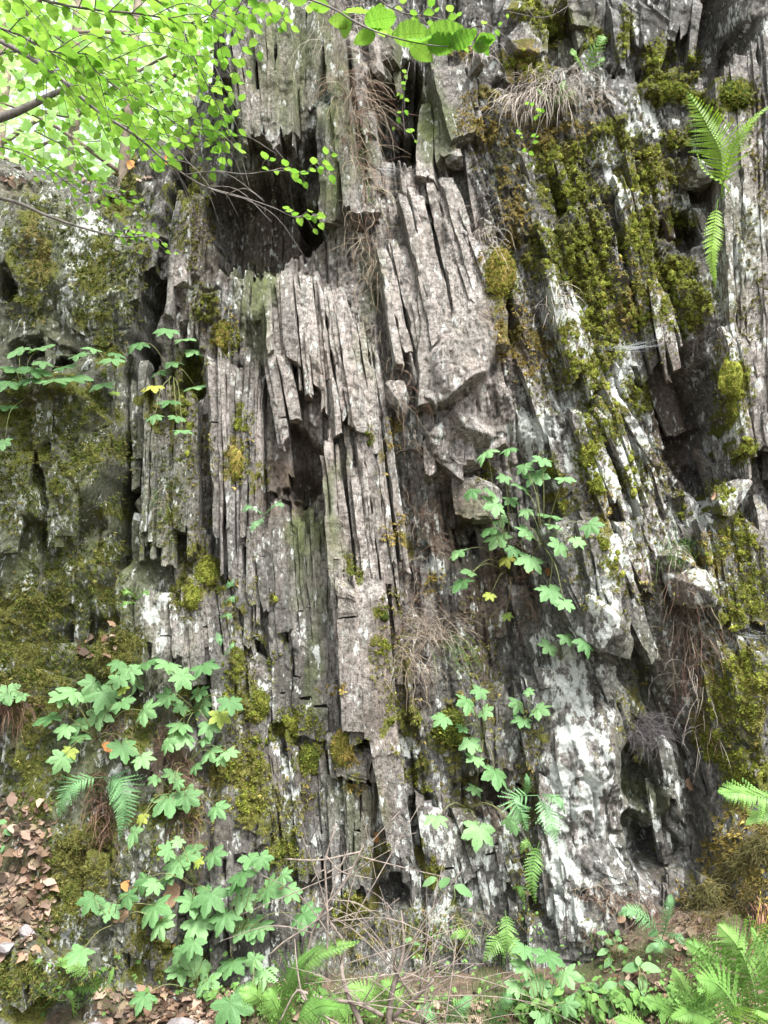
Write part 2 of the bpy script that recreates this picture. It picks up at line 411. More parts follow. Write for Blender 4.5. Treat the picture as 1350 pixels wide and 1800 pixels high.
MOSS = [(965, 45, 26, 32), (905, 105, 32, 24), (932, 15, 28, 18), (945, 125, 16, 30), (1155, 112, 26, 32), (1170, 160, 48, 22), (1215, 118, 24, 36), (1235, 190, 40, 26, 30), (1290, 165, 34, 36), (1040, 80, 18, 20), (1100, 60, 14, 60),
 (1005, 262, 62, 24, -15), (1070, 232, 36, 34), (990, 330, 44, 24), (975, 292, 40, 18), (1010, 318, 24, 32), (1148, 318, 50, 38), (1130, 262, 38, 20), (1185, 245, 24, 18),
 (1000, 352, 40, 32), (952, 442, 22, 52), (1012, 452, 42, 52), (1045, 440, 38, 60), (1062, 505, 26, 50), (1120, 432, 38, 48), (1130, 390, 28, 28), (1200, 388, 34, 18), (1180, 482, 56, 36), (1205, 535, 52, 50), (1120, 540, 26, 50), (1040, 535, 30, 60, -15), (1062, 582, 26, 46),
 (1012, 645, 28, 40), (1050, 655, 30, 34), (1082, 602, 24, 36), (1057, 728, 32, 60), (1037, 800, 20, 34), (1045, 850, 17, 26), (972, 820, 18, 18), (1125, 700, 20, 36, -15), (1000, 600, 18, 40),
 (1290, 660, 32, 48), (1285, 722, 22, 36), (1312, 790, 26, 26), (1270, 860, 22, 20), (1290, 932, 36, 34), (1312, 965, 26, 46), (1335, 1040, 24, 50), (1288, 1072, 34, 48), (1312, 1180, 44, 40), (1290, 1240, 60, 60), (1258, 1290, 34, 60), (1305, 1345, 46, 50), (1200, 900, 20, 18), (1110, 830, 14, 50, -20), (985, 885, 20, 18), (1060, 960, 10, 60, -20),
 (1250, 980, 30, 20), (1090, 1000, 10, 40, -20),
 (425, 742, 20, 20), (360, 1010, 22, 36), (330, 1052, 28, 28), (395, 1040, 13, 18), (350, 650, 11, 40), (362, 695, 11, 26), (465, 830, 14, 22), (520, 1272, 34, 30), (541, 1338, 20, 30), (455, 1240, 20, 34), (458, 1312, 16, 28), (650, 765, 8, 20), (675, 1135, 14, 18), (612, 1010, 12, 30, -20), (672, 1080, 12, 18), (728, 1367, 17, 18), (788, 1285, 34, 42), (615, 1592, 26, 30), (510, 1490, 34, 40), (765, 1525, 18, 24), (657, 1512, 14, 16), (637, 1515, 10, 12), (690, 1255, 12, 26), (725, 1270, 14, 30), (405, 1180, 18, 50), (410, 1230, 24, 24), (500, 1490, 24, 22), (560, 1300, 10, 30), (485, 1052, 8, 12), (485, 1150, 10, 20), (850, 840, 12, 12),
 (130, 1540, 70, 100, 15, .95), (205, 1150, 44, 66, 20), (270, 1760, 30, 22), (100, 680, 70, 12), (45, 1080, 60, 60, 0, .7), (60, 1200, 70, 100, 0, .7), (340, 340, 14, 50), (355, 530, 22, 28), (210, 340, 26, 50), (250, 1600, 18, 80, 0, .9), (290, 1660, 16, 90, 0, .9), (620, 1380, 18, 12), (630, 1310, 14, 16),
 (330, 720, 20, 90, 0, .8), (275, 720, 16, 60, 0, .8), (325, 1250, 20, 40, 0, .7), (430, 1340, 36, 46), (440, 1420, 30, 40, 0, .8)]
CARP = [(60, 450, 70, 130, 0, .9), (185, 520, 54, 130, 0, .95), (40, 800, 46, 160, 0, .8), (150, 780, 90, 120, 0, .85), (180, 950, 60, 150, 0, .75), (110, 940, 40, 60, 0, .7), (100, 1130, 110, 140, 0, .95), (60, 1350, 70, 90, 0, .8), (130, 1540, 80, 120, 15, .95), (60, 1710, 80, 80, 0, .85), (200, 1700, 60, 60, 0, .7), (420, 1360, 60, 90, 0, .85), (300, 1450, 90, 70, 0, .7), (300, 860, 26, 130, 0, .8), (345, 440, 22, 110, 0, .8), (340, 900, 30, 200, 0, .55), (330, 330, 30, 120, 8, .7), (250, 420, 30, 120, 0, .7), (230, 1280, 60, 60, 0, .7), (1120, 1250, 40, 90, 0, .45), (1080, 960, 90, 160, -20, .35), (1150, 850, 60, 80, 0, .5), (860, 250, 60, 60, 0, .6), (900, 420, 50, 200, 0, .6), (950, 620, 50, 120, 0, .6), (1080, 420, 130, 240, 0, .55), (1300, 600, 40, 100, 0, .4), (1300, 1150, 70, 280, 0, .55), (640, 1640, 60, 50, 0, .6), (760, 1640, 60, 60, 0, .5), (430, 1160, 30, 200, 0, .6), (500, 1440, 60, 160, 0, .5), (800, 1330, 80, 90, 0, .5), (920, 1450, 30, 200, 0, .55), (700, 1200, 30, 160, 0, .45), (1330, 350, 20, 240, 0, .35), (990, 180, 40, 20, 0, .8), (1040, 420, 90, 120, 0, .6), (850, 1200, 40, 160, 0, .4)]
OCHRE = [(395, 590, 34, 40), (415, 812, 28, 46), (850, 210, 40, 60), (880, 478, 36, 62), (600, 1322, 28, 36), (688, 790, 18, 60, 10), (900, 350, 30, 80), (1305, 1500, 70, 90), (1240, 1600, 60, 60), (905, 600, 34, 70), (800, 90, 20, 20), (700, 950, 30, 30), (770, 1020, 24, 30), (620, 1385, 24, 12), (915, 120, 30, 26), (590, 1220, 16, 20), (340, 1700, 24, 60), (1200, 1660, 70, 60), (930, 600, 60, 60), (1060, 890, 20, 40), (1110, 530, 50, 60), (1250, 980, 60, 40), (70, 440, 30, 50), (960, 230, 90, 40)]
LICH = [(1070, 760, 100, 360, -20, .72), (1240, 1000, 80, 180, 0, .6), (1000, 1380, 90, 300, 0, .72), (1300, 500, 50, 400, 0, .5), (800, 1500, 140, 140, 0, .52), (1140, 205, 26, 44, -10), (1122, 230, 40, 26), (1080, 300, 16, 90, -18), (1105, 320, 16, 60, -18), (1218, 303, 42, 18), (1012, 560, 22, 90, -15), (1000, 500, 12, 70, -15), (1095, 650, 36, 110, -20), (1040, 700, 30, 70, -15), (1005, 760, 26, 80, -10), (1080, 840, 44, 130, -20), (1130, 760, 24, 90, -22), (1085, 990, 44, 110, -20), (1062, 1080, 28, 66, -20), (930, 740, 30, 60), (1010, 1320, 58, 140, 0), (985, 1480, 40, 120, 5, .9), (1030, 1600, 50, 80, 0, .6), (1240, 965, 16, 60), (1250, 1015, 34, 34), (1290, 880, 34, 34), (1220, 1010, 16, 40), (1190, 560, 8, 70, -20), (1160, 560, 10, 60, -14, .7),
 (152, 430, 34, 130, 4, .8), (45, 930, 26, 80, 0, .5), (30, 1030, 26, 70, 0, .7), (90, 712, 26, 24, 0, .9), (60, 730, 20, 30, 0, .8), (765, 980, 24, 90, -10, .85), (730, 1565, 12, 50, -10), (770, 1600, 22, 36, 0, .9), (532, 1430, 16, 70, 0, .9), (1185, 1400, 26, 90, -14, .55), (300, 1100, 40, 60, 0, .7), (415, 1250, 10, 60, 0, .9), (325, 520, 26, 40, 0, .5), (500, 1340, 14, 90, 0, .8), (725, 1330, 14, 70, -6, .8), (120, 1640, 50, 30, 0, .7), (220, 1330, 30, 60, 0, .55), (690, 1440, 10, 60, -6, .5), (945, 1180, 26, 70, 0, .7), (850, 1560, 40, 60, 0, .6), (1310, 960, 20, 60, 0, .6), (1260, 1140, 20, 60, 0, .6), (650, 1460, 20, 60, 0, .6), (240, 930, 14, 60, 0, .6), (1270, 480, 30, 60, 0, .5), (990, 560, 14, 100, -15), (120, 560, 30, 60, 0, .5), (860, 80, 14, 60, 0, .8), (70, 1680, 30, 40, 0, .5)]
ALG = [(585, 250, 34, 160, 0, .9), (500, 100, 60, 120, 0, .7), (765, 210, 34, 100, -8, .9), (450, 495, 40, 50, 0, .9), (540, 960, 40, 120, -6, .8), (590, 900, 20, 100, -6, .8), (560, 60, 40, 100, 0, .7), (680, 100, 30, 70, 0, .6), (640, 270, 40, 80, 0, .6), (1120, 1400, 30, 90, 0, .6), (450, 520, 30, 120, 0, .8), (30, 560, 120, 100, 0, .4), (560, 1180, 20, 120, 0, .6), (650, 560, 30, 120, 0, .5), (1300, 450, 50, 120, 0, .35), (100, 1150, 220, 620, 0, .65), (100, 470, 160, 200, 0, .5), (1140, 1250, 60, 150, 0, .3), (630, 1440, 50, 90, 0, .5), (980, 80, 60, 60, 0, .5), (430, 180, 20, 160, 0, .5), (830, 900, 30, 50, 0, .5)]  # broad left patches: real green film, also darkened in place of canopy shade
SOIL = [(800, 920, 40, 70, 0, .7), (860, 1080, 40, 140, 0, .7), (180, 1440, 24, 120, 0, .9), (15, 1290, 30, 80, 0, .9), (300, 1380, 30, 140, 0, .8), (50, 1520, 70, 120, 0, 1), (220, 1780, 160, 40, 0, 1), (1110, 1650, 50, 60, 0, .8), (1080, 1760, 120, 60, 0, 1), (520, 850, 50, 60, 0, .9), (455, 380, 90, 80, 0, .55), (1200, 1120, 40, 160, 0, .6), (1190, 760, 60, 140, 0, .7), (700, 1190, 50, 160, 0, .5), (240, 1240, 40, 60, 0, .7), (1150, 1000, 60, 60, 0, .5), (660, 1420, 40, 60, 0, .4), (700, 1780, 300, 60, 0, .9), (330, 700, 30, 50, 0, .7), (560, 380, 30, 80, 0, .4), (20, 320, 90, 30, 0, .6), (890, 600, 40, 100, 0, .5), (1180, 400, 40, 26, 0, .8), (790, 1130, 60, 60, 0, .5), (200, 1200, 60, 60, 0, .4), (870, 1400, 80, 60, 0, .6)]
WARM = [(815, 600, 80, 130, 20, 1.1), (800, 790, 60, 70, 0, 1.1), (840, 890, 50, 50, 0, 1), (560, 650, 160, 260, -6, 1), (760, 500, 130, 300, -12, 1), (640, 1000, 110, 340, -6, .9), (660, 1330, 80, 200, -6, .6), (470, 150, 80, 140, 0, .6), (620, 200, 40, 260, 0, .9), (840, 700, 110, 180, 0, 1), (1310, 500, 70, 420, -4, .9), (1180, 560, 40, 120, -14, .7), (400, 800, 60, 260, -4, .5), (800, 180, 50, 160, -8, .5), (600, 60, 60, 100, 0, .8), (520, 1000, 80, 200, 0, .35), (1060, 800, 100, 340, -20, .5), (320, 520, 40, 60, 0, .7), (340, 900, 100, 300, 0, .3), (960, 150, 100, 150, 0, .5), (1000, 1350, 80, 200, 0, .5), (320, 1120, 70, 80, 0, .5)]

def gfun(u): return np.interp(u, [-1.6, -1.1, -.8, -.4, 0, .3, .75, 1.2, 1.6], [-.04, -.08, -.05, .02, .09, .16, .33, .30, .2])
def strata_u(X, Z):
    u = X.copy()
    for _ in range(6): u = X-gfun(u)*np.clip(2.2-Z, -1.4, 1.6)*.9
    return u
def bounds(lo, hi, w0, w1, seed):
    r = np.random.default_rng(seed); b = [lo]
    while b[-1] < hi: b.append(b[-1]+r.uniform(w0, w1))
    return np.array(b)
BD = [bounds(-3.2, 3.2, .07, .20, 1), bounds(-3.2, 3.2, .022, .06, 2), bounds(-3.2, 3.2, .007, .02, 3)]
def strata(u, v, lvl, length, seed):
    b = BD[lvl]; i = np.clip(np.searchsorted(b, u)-1, 0, len(b)-2)
    wd = b[i+1]-b[i]; d = np.minimum(u-b[i], b[i+1]-u)
    L = length*(.5+hsh(i, 3, seed))
    vv = v/L+hsh(i, 0, seed+1)*10
    j = np.floor(vv+.0)
    return i, j, wd, d, hsh(i, j, seed+2)*2-1
def covers(px, py, X, Z):
    wx = px+28*n2(X*9, Z*7, 1)+11*n2(X*26, Z*20, 2); wy = py+30*n2(X*8, Z*6, 3)+14*n2(X*22, Z*18, 4)
    cov = np.ones((len(px), 4), np.float32); ton = np.ones((len(px), 4), np.float32)
    carp = region(wx, wy, CARP, .5); n = fb2(X*16, Z*14, 4, 9)
    mo = region(wx, wy, MOSS, .25)
    och = region(wx, wy, OCHRE, .5)
    brk = fb2(X*26, Z*22, 3, 12); brl = fb2(strata_u(X, Z)*48, Z*16, 3, 14)
    cov[:, 0] = np.clip(np.maximum(np.maximum(mo*(.95+1.1*brk), och*(.62+1.2*brk)), carp*(.66+1.4*n)), 0, 1)
    cov[:, 1] = np.clip(np.maximum(region(wx, wy, LICH, .7)*(.74+.8*brk+1.1*brl), .07+.7*brl-.10*region(wx, wy, WARM, .5)), 0, 1)
    cov[:, 2] = np.clip(region(wx, wy, ALG, .6)+.12, 0, 1)
    ton[:, 0] = np.clip(och*.75+np.clip(.9*n2(X*5, Z*5, 22)-.05, 0, .6)*.7*np.where(px < 340, .2, 1), 0, 1); ton[:, 1] = region(wx, wy, SOIL, .5); ton[:, 2] = region(wx, wy, WARM, .5)
    return cov, ton, mo, carp
def open_line(px):  # height of the rock crest on the left, above which the woods show
    return np.interp(px, [-900, 0, 60, 140, 200, 255, 300, 345, 372], [310, 300, 305, 335, 330, 250, 255, 215, 150])
def surface(X, Z, detail=True):
    """protrusion towards the viewer at wall coordinates, plus the pixel position used for the authored maps"""
    p = np.full_like(X, .08)
    for _ in range(4):
        px, py = proj(X, -p, Z); p = .6*p+.4*lattice(px, py)
    px, py = proj(X, -p, Z)
    u = strata_u(X, Z)
    cen = region(px, py, [(640, 800, 330, 1000), (1230, 500, 300, 600)], .5)
    bulge = region(px, py, [(1040, 1450, 150, 300), (1240, 1300, 140, 200)], .5)
    left = 1-sst(200, 380, px)
    diag = region(px, py, [(1040, 600, 190, 620, -18)], .5)
    wob = .012*n2(X*3, Z*3, 31)+.003*n2(X*14, Z*9, 32)
    uu = u+wob
    i0, j0, w0, d0, h0 = strata(uu, Z, 0, .9, 10)
    i1, j1, w1, d1, h1 = strata(uu+.002*n2(X*40, Z*12, 33), Z+.02*n2(X*30, Z*5, 36), 1, .34, 20)
    i2, j2, w2, d2, h2 = strata(uu+.0012*n2(X*60, Z*20, 34), Z+.01*n2(X*40, Z*8, 37), 2, .14, 30)
    A = .3+.75*cen-.18*left-.16*bulge+.25*diag
    A *= 1-.88*region(px, py, [(815, 620, 70, 130, 12), (810, 780, 60, 70)], .3)
    A = np.clip(A, .10, 1.1)
    jag = (hsh(i1, j1, 44)-.5)*26*np.clip(A, 0, 1)+(hsh(i2, 1, 45)-.5)*12*np.clip(A, 0, 1)
    wx = px+7*n2(X*20, Z*20, 50)+16*n2(X*6, Z*6, 51); wy = py+jag+10*n2(X*10, Z*10, 52)
    for cx, cy, rx, ry, ang, dp, sh, *tl in DEP:
        R = max(rx, ry)*1.7
        m = (np.abs(wx-cx) < R) & (np.abs(wy-cy) < R)
        if m.any():
            d = ell(wx[m], wy[m], cx, cy, rx, ry, ang)
            p[m] += dp*(1-sst(1-sh, 1+sh*.6, d))*((1+tl[0]*np.clip((wy[m]-cy)/ry, -1, 1)) if tl else 1)
    if detail:
        dirt = np.maximum(left, bulge)
        s = .034*h0*A+.020*h1*A*(1-.3*left)+.0075*h2*A
        g1 = np.exp(-(d1/.0028)**2); g2 = np.exp(-(d2/.0016)**2); g0 = np.exp(-(d0/.006)**2)
        s -= (.022*g0+.013*g1*(hsh(i1, 5, 61) > .25)+.004*g2)*A
        # tilt of each slab's face
        s += (hsh(i1, j1, 62)-.5)*.5*((uu-BD[1][i1])-w1/2)*A
        f = fb2(X*5, Z*3.6, 5, 70); s -= bulge*.022*(1-sst(0, .10, np.abs(n2(X*9+u*6, Z*5, 97))))+.012*(1-sst(0, .07, np.abs(n2(X*7, Z*6, 98))))*(.4+.6*left); s += bulge*(.016*fb2(u*75, Z*26, 4, 95))
        s += f*(.045+.04*left+.012*bulge)+.008*fb2(X*40, Z*30, 3, 75)*(1+.6*dirt)
        rid = 1-np.abs(n2(X*11, Z*5, 80)); s += (rid-.6)*.035*dirt+(rid-.6)*.012
        # ragged, down-pointing scales of the leaning beds on the right
        vv = Z*22+n2(X*20, Z*8, 81)*1.5+hsh(i2, 2, 63)*6; fr = vv-np.floor(vv)
        s += diag*(fr*.012-.006)+diag*.012*fb2(u*70, Z*16, 3, 85)
        pit = n2(u*60, Z*22, 86); s -= .016*sst(.35, .75, pit)*np.clip(diag+bulge*.8, 0, 1)
        p = p+s
    return p, px, py, u, left
def cliff_mesh():
    xs = np.concatenate([np.linspace(-3.0, -1.75, 50)[:-1], np.linspace(-1.75, 1.75, 760), np.linspace(1.75, 3.0, 50)[1:]])
    zs = np.concatenate([np.linspace(-.3, 4.45, 1010), np.linspace(4.45, 5.4, 70)[1:]])
    X, Z = np.meshgrid(xs, zs); sh = X.shape; X = X.ravel().astype(np.float32); Z = Z.ravel().astype(np.float32)
    p, px, py, u, left = surface(X, Z)
    cov, ton, mo, carp = covers(px, py, X, Z)
    # cushions stand out from the rock
    lob = 1-np.clip(worley(X*24, Z*24, 3)*1.25, 0, 1); lob2 = 1-np.clip(worley(X*60, Z*60, 5)*1.25, 0, 1)
    m = sst(.25, .8, cov[:, 0])
    p += m*(.006+.022*lob+.008*lob2)*(.45+.55*mo)
    # crest on the left: above it the rock falls back into the hillside
    opx = open_line(px+18*n2(X*7, Z*0+1, 90))+22*n2(X*9, Z*3, 91)
    over = np.clip(opx-py, 0, 3000)/452.
    over *= (px < 374+10*n2(X*0, Z*6, 92))
    Y = -p+over*2.6
    # the top of the face leans back above the frame
    Y += np.clip(Z-4.5, 0, 2)*.9
    # towards the outer sides the face turns away
    V = np.stack([X, Y, Z], 1)
    ny, nx = sh; I = np.arange(ny*nx).reshape(sh)
    Q = np.stack([I[:-1, :-1], I[:-1, 1:], I[1:, 1:], I[1:, :-1]], -1).reshape(-1, 4)
    me = fmesh('cliff', V, [Q])
    cattr(me, 'cover', cov); cattr(me, 'tone', ton)
    return me
cliff = tag(link('cliff', cliff_mesh(), M_ROCK, smooth=True), 'tall face of upright layered grey rock with moss, lichen and deep cracks', kind='structure')
print('cliff', time.time()-T0)

# ------------------------------------------------------------------ slabs: every bed one can pick out is a part of the cliff
def slab_data(A, B, w0, w1, th, jag0, jag1, yaw, taper=0, rough=1., seed=0, row=.009, chip=.5, fade=1., sk0=1., sk1=1.):
    r = np.random.default_rng(seed)
    A = np.array(A, float); B = np.array(B, float); ax = B-A; L = np.linalg.norm(ax); ax /= L
    side = np.cross(ax, [0, 1, 0]); side /= np.linalg.norm(side); side *= np.sign(side[0]) or 1
    fr = np.cross(side, ax); fr /= np.linalg.norm(fr); fr *= -np.sign(fr[1])   # towards the viewer
    c, s = math.cos(yaw), math.sin(yaw); S = side*c+fr*s; Fv = fr*c-side*s
    nf = max(4, int((w0+w1)/2/.008)+2); nf = min(nf, 11)
    xs = list(np.linspace(-1, 1, nf)); prof = [(x, 0) for x in xs]
    prof += [(1, -.33), (1, -.66), (1, -1), (-1, -1), (-1, -.66), (-1, -.33)]
    prof = np.array(prof); K = len(prof)
    n = max(6, int(L/row)); t = np.linspace(0, 1, n)
    # ragged ends: steps across the width, the same for front and back
    def ends(j):
        st = np.sort(r.uniform(-1, 1, 3)); lv = r.uniform(0, 1, 4)*j
        return lv[np.searchsorted(st, prof[:, 0])]+r.uniform(0, .12, K)*j
    e0 = (ends(jag0)+(prof[:, 0]+1)*r.uniform(-.1, .9)*(w0/2)*sk0)/L; sl_ = r.uniform(-.8, .8)*w1/2*sk1; e1 = (ends(jag1)+(prof[:, 0]*np.sign(sl_)+1)*abs(sl_))/L
    tt = e0[None]+t[:, None]*(1-e0-e1)[None]
    wv = w0+(w1-w0)*t; 
    if taper: wv = wv*(1-taper*sst(.45, 1, t))
    wv = wv*(1+.10*n2(t*L*9, t*0+seed, 3))
    P = A[None, None]+ax[None, None]*(tt*L)[..., None]+S[None, None]*(prof[None, :, 0]*wv[:, None]/2)[..., None]+Fv[None, None]*(prof[None, :, 1]*th)[..., None]
    x, y, z = P[..., 0], P[..., 1], P[..., 2]
    # the top end sinks back into the face, the foot stays proud; ends are cut aslant
    P -= Fv*(.022*(1-sst(0, .16, t))*fade)[:, None, None]
    d = .010*n3(x*7, y*7, z*3, seed % 7)+.006*n3(x*22, y*22, z*9, 5)+.0028*n3(x*70, y*70, z*40, 6)
    # chipped arrises
    edge = (np.abs(prof[:, 0]) > .99) & (prof[:, 1] > -.1)
    ch = np.maximum(0, n3(x*30, y*30, z*14, 8)-.0)*.016*chip
    # steps where a flake has come off the front
    stp = sum(.006*r.uniform(.3, 1)*(t > r.uniform(.1, .95)) for _ in range(3))
    front = prof[:, 1] > -.1
    P += Fv*(d*rough-np.where(edge, ch, 0)-stp[:, None]*front)[..., None]
    P -= S*(np.where(edge, ch*np.sign(prof[:, 0]), 0))[..., None]
    P += S*(.004*rough*n3(x*16, y*16, z*6, 9))[..., None]
    V = P.reshape(-1, 3)
    i = np.arange(n-1)[:, None]*K; j = np.arange(K)[None]; j2 = (j+1) % K
    Q = np.stack([i+j, i+j2, i+K+j2, i+K+j], -1).reshape(-1, 4)
    # caps by a centre point
    c0 = P[0].mean(0); c1 = P[-1].mean(0); V = np.vstack([V, c0, c1]); nc = n*K
    jj = np.arange(K); T = np.concatenate([np.stack([np.full(K, nc), (jj+1) % K, jj], 1), np.stack([np.full(K, nc+1), (n-1)*K+jj, (n-1)*K+(jj+1) % K], 1)])
    return V, Q, T, L*(w0+w1)
def slab_object(name, V, fs):
    me = fmesh(name, V, fs)
    X, Y, Z = V[:, 0].astype(np.float32), V[:, 1].astype(np.float32), V[:, 2].astype(np.float32)
    px, py = proj(X, Y, Z); cov, ton, mo, carp = covers(px, py, X, Z)
    cov[:, 0] *= .8
    cattr(me, 'cover', cov); cattr(me, 'tone', ton)
    me.polygons.foreach_set('use_smooth', np.ones(len(me.polygons), bool))
    me.set_sharp_from_angle(angle=math.radians(38))
    return link(name, me, M_ROCK, cliff)
# TL, TR, BR, BL pixels; n; protrusion cm at top/bottom; thickness cm; ragged ends top/bottom (px); options
ZONES = [
 ((385, 0), (520, -20), (515, 262), (425, 262), 5, 20, 17, 14, 0, 22, {}),
 ((520, -20), (560, -20), (548, 210), (515, 262), 2, 16, 13, 16, 0, 60, {'yaw': 25}),
 ((548, 130), (598, 170), (592, 395), (556, 400), 2, 17, 15, 16, 30, 10, {'yaw': 30}),
 ((560, 10), (600, 50), (628, 380), (598, 385), 2, 14, 24, 16, 10, 20, {}),
 ((376, -20), (400, -20), (405, 150), (380, 130), 2, 13, 12, 12, 0, 60, {}),
 ((735, 180), (775, 100), (800, 285), (730, 330), 3, 6, 17, 16, 20, 24, {'yaw': 18}),
 ((760, 95), (835, 100), (850, 240), (795, 285), 2, 14, 19, 14, 10, 30, {}),
 ((640, 0), (700, 0), (690, 110), (650, 140), 2, 14, 12, 12, 0, 20, {'yaw': 25}),
 ((700, 320), (800, 300), (868, 560), (760, 640), 6, 18, 24, 10, 20, 60, {}),
 ((660, 420), (730, 400), (800, 660), (700, 700), 5, 20, 24, 10, 20, 80, {}),
 ((462, 470), (560, 470), (580, 740), (470, 640), 7, 16, 19, 9, 10, 40, {}),
 ((560, 480), (610, 500), (668, 800), (590, 780), 5, 18, 21, 9, 12, 50, {}),
 ((458, 600), (505, 600), (528, 745), (490, 830), 3, 15, 16, 7, 10, 40, {}),
 ((602, 490), (668, 560), (722, 1060), (668, 1200), 5, 18, 18, 10, 60, 160, {}),
 ((560, 745), (645, 700), (700, 1320), (598, 1300), 7, 18, 21, 10, 110, 120, {}),
 ((590, 1000), (668, 1000), (694, 1335), (606, 1320), 3, 24, 26, 12, 10, 30, {}),
 ((650, 1285), (692, 1278), (726, 1535), (690, 1530), 1, 27, 26, 12, 2, 6, {'chip': .3, 'solid': 1}),
 ((615, 1130), (650, 1130), (665, 1340), (620, 1330), 1, 25, 25, 9, 10, 20, {}),
 ((363, 560), (465, 610), (456, 1130), (378, 1020), 9, 8, 11, 6, 60, 150, {}),
 ((405, 950), (455, 1000), (450, 1190), (415, 1120), 4, 8, 9, 6, 30, 60, {}),
 ((440, 860), (575, 880), (590, 1230), (462, 1200), 10, 7, 11, 6, 60, 140, {}),
 ((470, 1090), (585, 1100), (590, 1330), (480, 1300), 6, 11, 12, 7, 30, 60, {}),
 ((470, 640), (500, 640), (520, 900), (470, 900), 3, 6, 7, 5, 20, 60, {}),
 ((470, 1270), (570, 1290), (600, 1600), (490, 1560), 8, 12, 14, 6, 40, 90, {}),
 ((575, 1340), (660, 1350), (650, 1620), (590, 1620), 5, 16, 17, 8, 30, 60, {}),
 ((575, 1280), (690, 1310), (670, 1390), (580, 1385), 4, 19, 20, 12, 12, 14, {}),
 ((730, 1380), (900, 1380), (960, 1600), (760, 1640), 10, 8, 10, 6, 50, 90, {}),
 ((700, 1180), (890, 1180), (900, 1400), (720, 1380), 9, 5, 7, 5, 60, 60, {}),
 ((255, 640), (345, 640), (350, 1050), (240, 1030), 9, -5, 6, 6, 60, 120, {}),
 ((255, 1010), (430, 1000), (455, 1240), (250, 1190), 13, 5, 8, 5, 40, 60, {}),
 ((340, 1190), (460, 1220), (480, 1480), (380, 1450), 8, 10, 12, 5, 50, 90, {}),
 ((270, 1500), (430, 1480), (450, 1700), (250, 1720), 9, 20, 24, 7, 60, 60, {}),
 ((190, 1560), (250, 1560), (250, 1720), (180, 1720), 3, 26, 29, 8, 30, 60, {}),
 ((20, 1650), (150, 1660), (160, 1790), (10, 1790), 4, 50, 52, 10, 30, 30, {}),
 ((310, 300), (355, 320), (345, 500), (290, 560), 3, -3, -2, 10, 30, 40, {}),
 ((110, 390), (240, 400), (240, 600), (100, 600), 4, -16, -12, 6, 20, 80, {'chip': 1.2}),
 ((742, 440), (800, 380), (826, 690), (742, 738), 2, 21, 27, 12, 20, 8, {'yaw': -8, 'chip': 1.1, 'solid': 1}),
 ((795, 390), (884, 380), (890, 560), (815, 690), 2, 20, 25, 12, 20, 10, {'yaw': 10, 'chip': 1.1, 'solid': 1}),
 ((745, 700), (820, 680), (808, 842), (745, 850), 2, 17, 19, 10, 10, 10, {'chip': 1.2, 'solid': 1}), ((800, 680), (900, 620), (880, 790), (806, 835), 2, 14, 17, 10, 10, 10, {'chip': 1.2, 'solid': 1, 'yaw': 12}),
 ((797, 830), (876, 815), (878, 912), (806, 925), 2, 12, 14, 10, 6, 6, {'chip': 1.3, 'solid': 1}),
 ((950, 430), (985, 440), (1085, 720), (1010, 720), 3, 22, 24, 8, 30, 50, {'taper': .4}),
 ((1000, 680), (1080, 640), (1170, 900), (1060, 1000), 5, 24, 24, 7, 60, 90, {'taper': .4}),
 ((1080, 250), (1110, 250), (1190, 700), (1140, 700), 3, 20, 18, 7, 60, 90, {'taper': .4}),
 ((1020, 900), (1100, 880), (1150, 1080), (1050, 1150), 4, 25, 26, 9, 50, 60, {'taper': .5}),
 ((960, 720), (1000, 700), (1050, 900), (990, 920), 3, 17, 18, 7, 40, 60, {'taper': .3}),
 ((1138, 480), (1170, 490), (1212, 640), (1170, 690), 3, 22, 24, 6, 20, 60, {'taper': .5}),
 ((1262, 120), (1345, 40), (1370, 850), (1300, 850), 5, 25, 20, 10, 20, 60, {}),
 ((1345, 20), (1420, 20), (1450, 850), (1370, 850), 3, 27, 22, 10, 20, 60, {}),
 ((1265, 560), (1330, 560), (1370, 800), (1310, 830), 4, 22, 21, 6, 20, 80, {}),
 ((1070, 0), (1240, -20), (1225, 110), (1090, 130), 6, 15, 14, 9, 0, 50, {'taper': .4}),
 ((880, 20), (960, 40), (960, 140), (890, 150), 4, 15, 17, 8, 20, 16, {}),
 ((940, 1130), (1020, 1120), (1060, 1240), (960, 1240), 3, 8, 12, 8, 30, 40, {}),
 ((1230, 860), (1350, 860), (1370, 1130), (1270, 1130), 5, 16, 20, 7, 50, 40, {'taper': .2}),
 ((20, 690), (120, 690), (110, 790), (40, 830), 3, 12, 10, 10, 10, 40, {'chip': 1.3}),
 ((230, 640), (262, 600), (250, 860), (228, 900), 2, -9, -6, 8, 40, 60, {}),
 ((820, 1180), (930, 1200), (950, 1380), (850, 1380), 4, 3, 5, 6, 30, 60, {}),
 ((950, 1450), (1040, 1450), (1030, 1640), (960, 1640), 2, 12, 14, 8, 40, 60, {'chip': 1.3}),
]
SL = []
def lerp(a, b, t): return (a[0]+(b[0]-a[0])*t, a[1]+(b[1]-a[1])*t)
k = 0
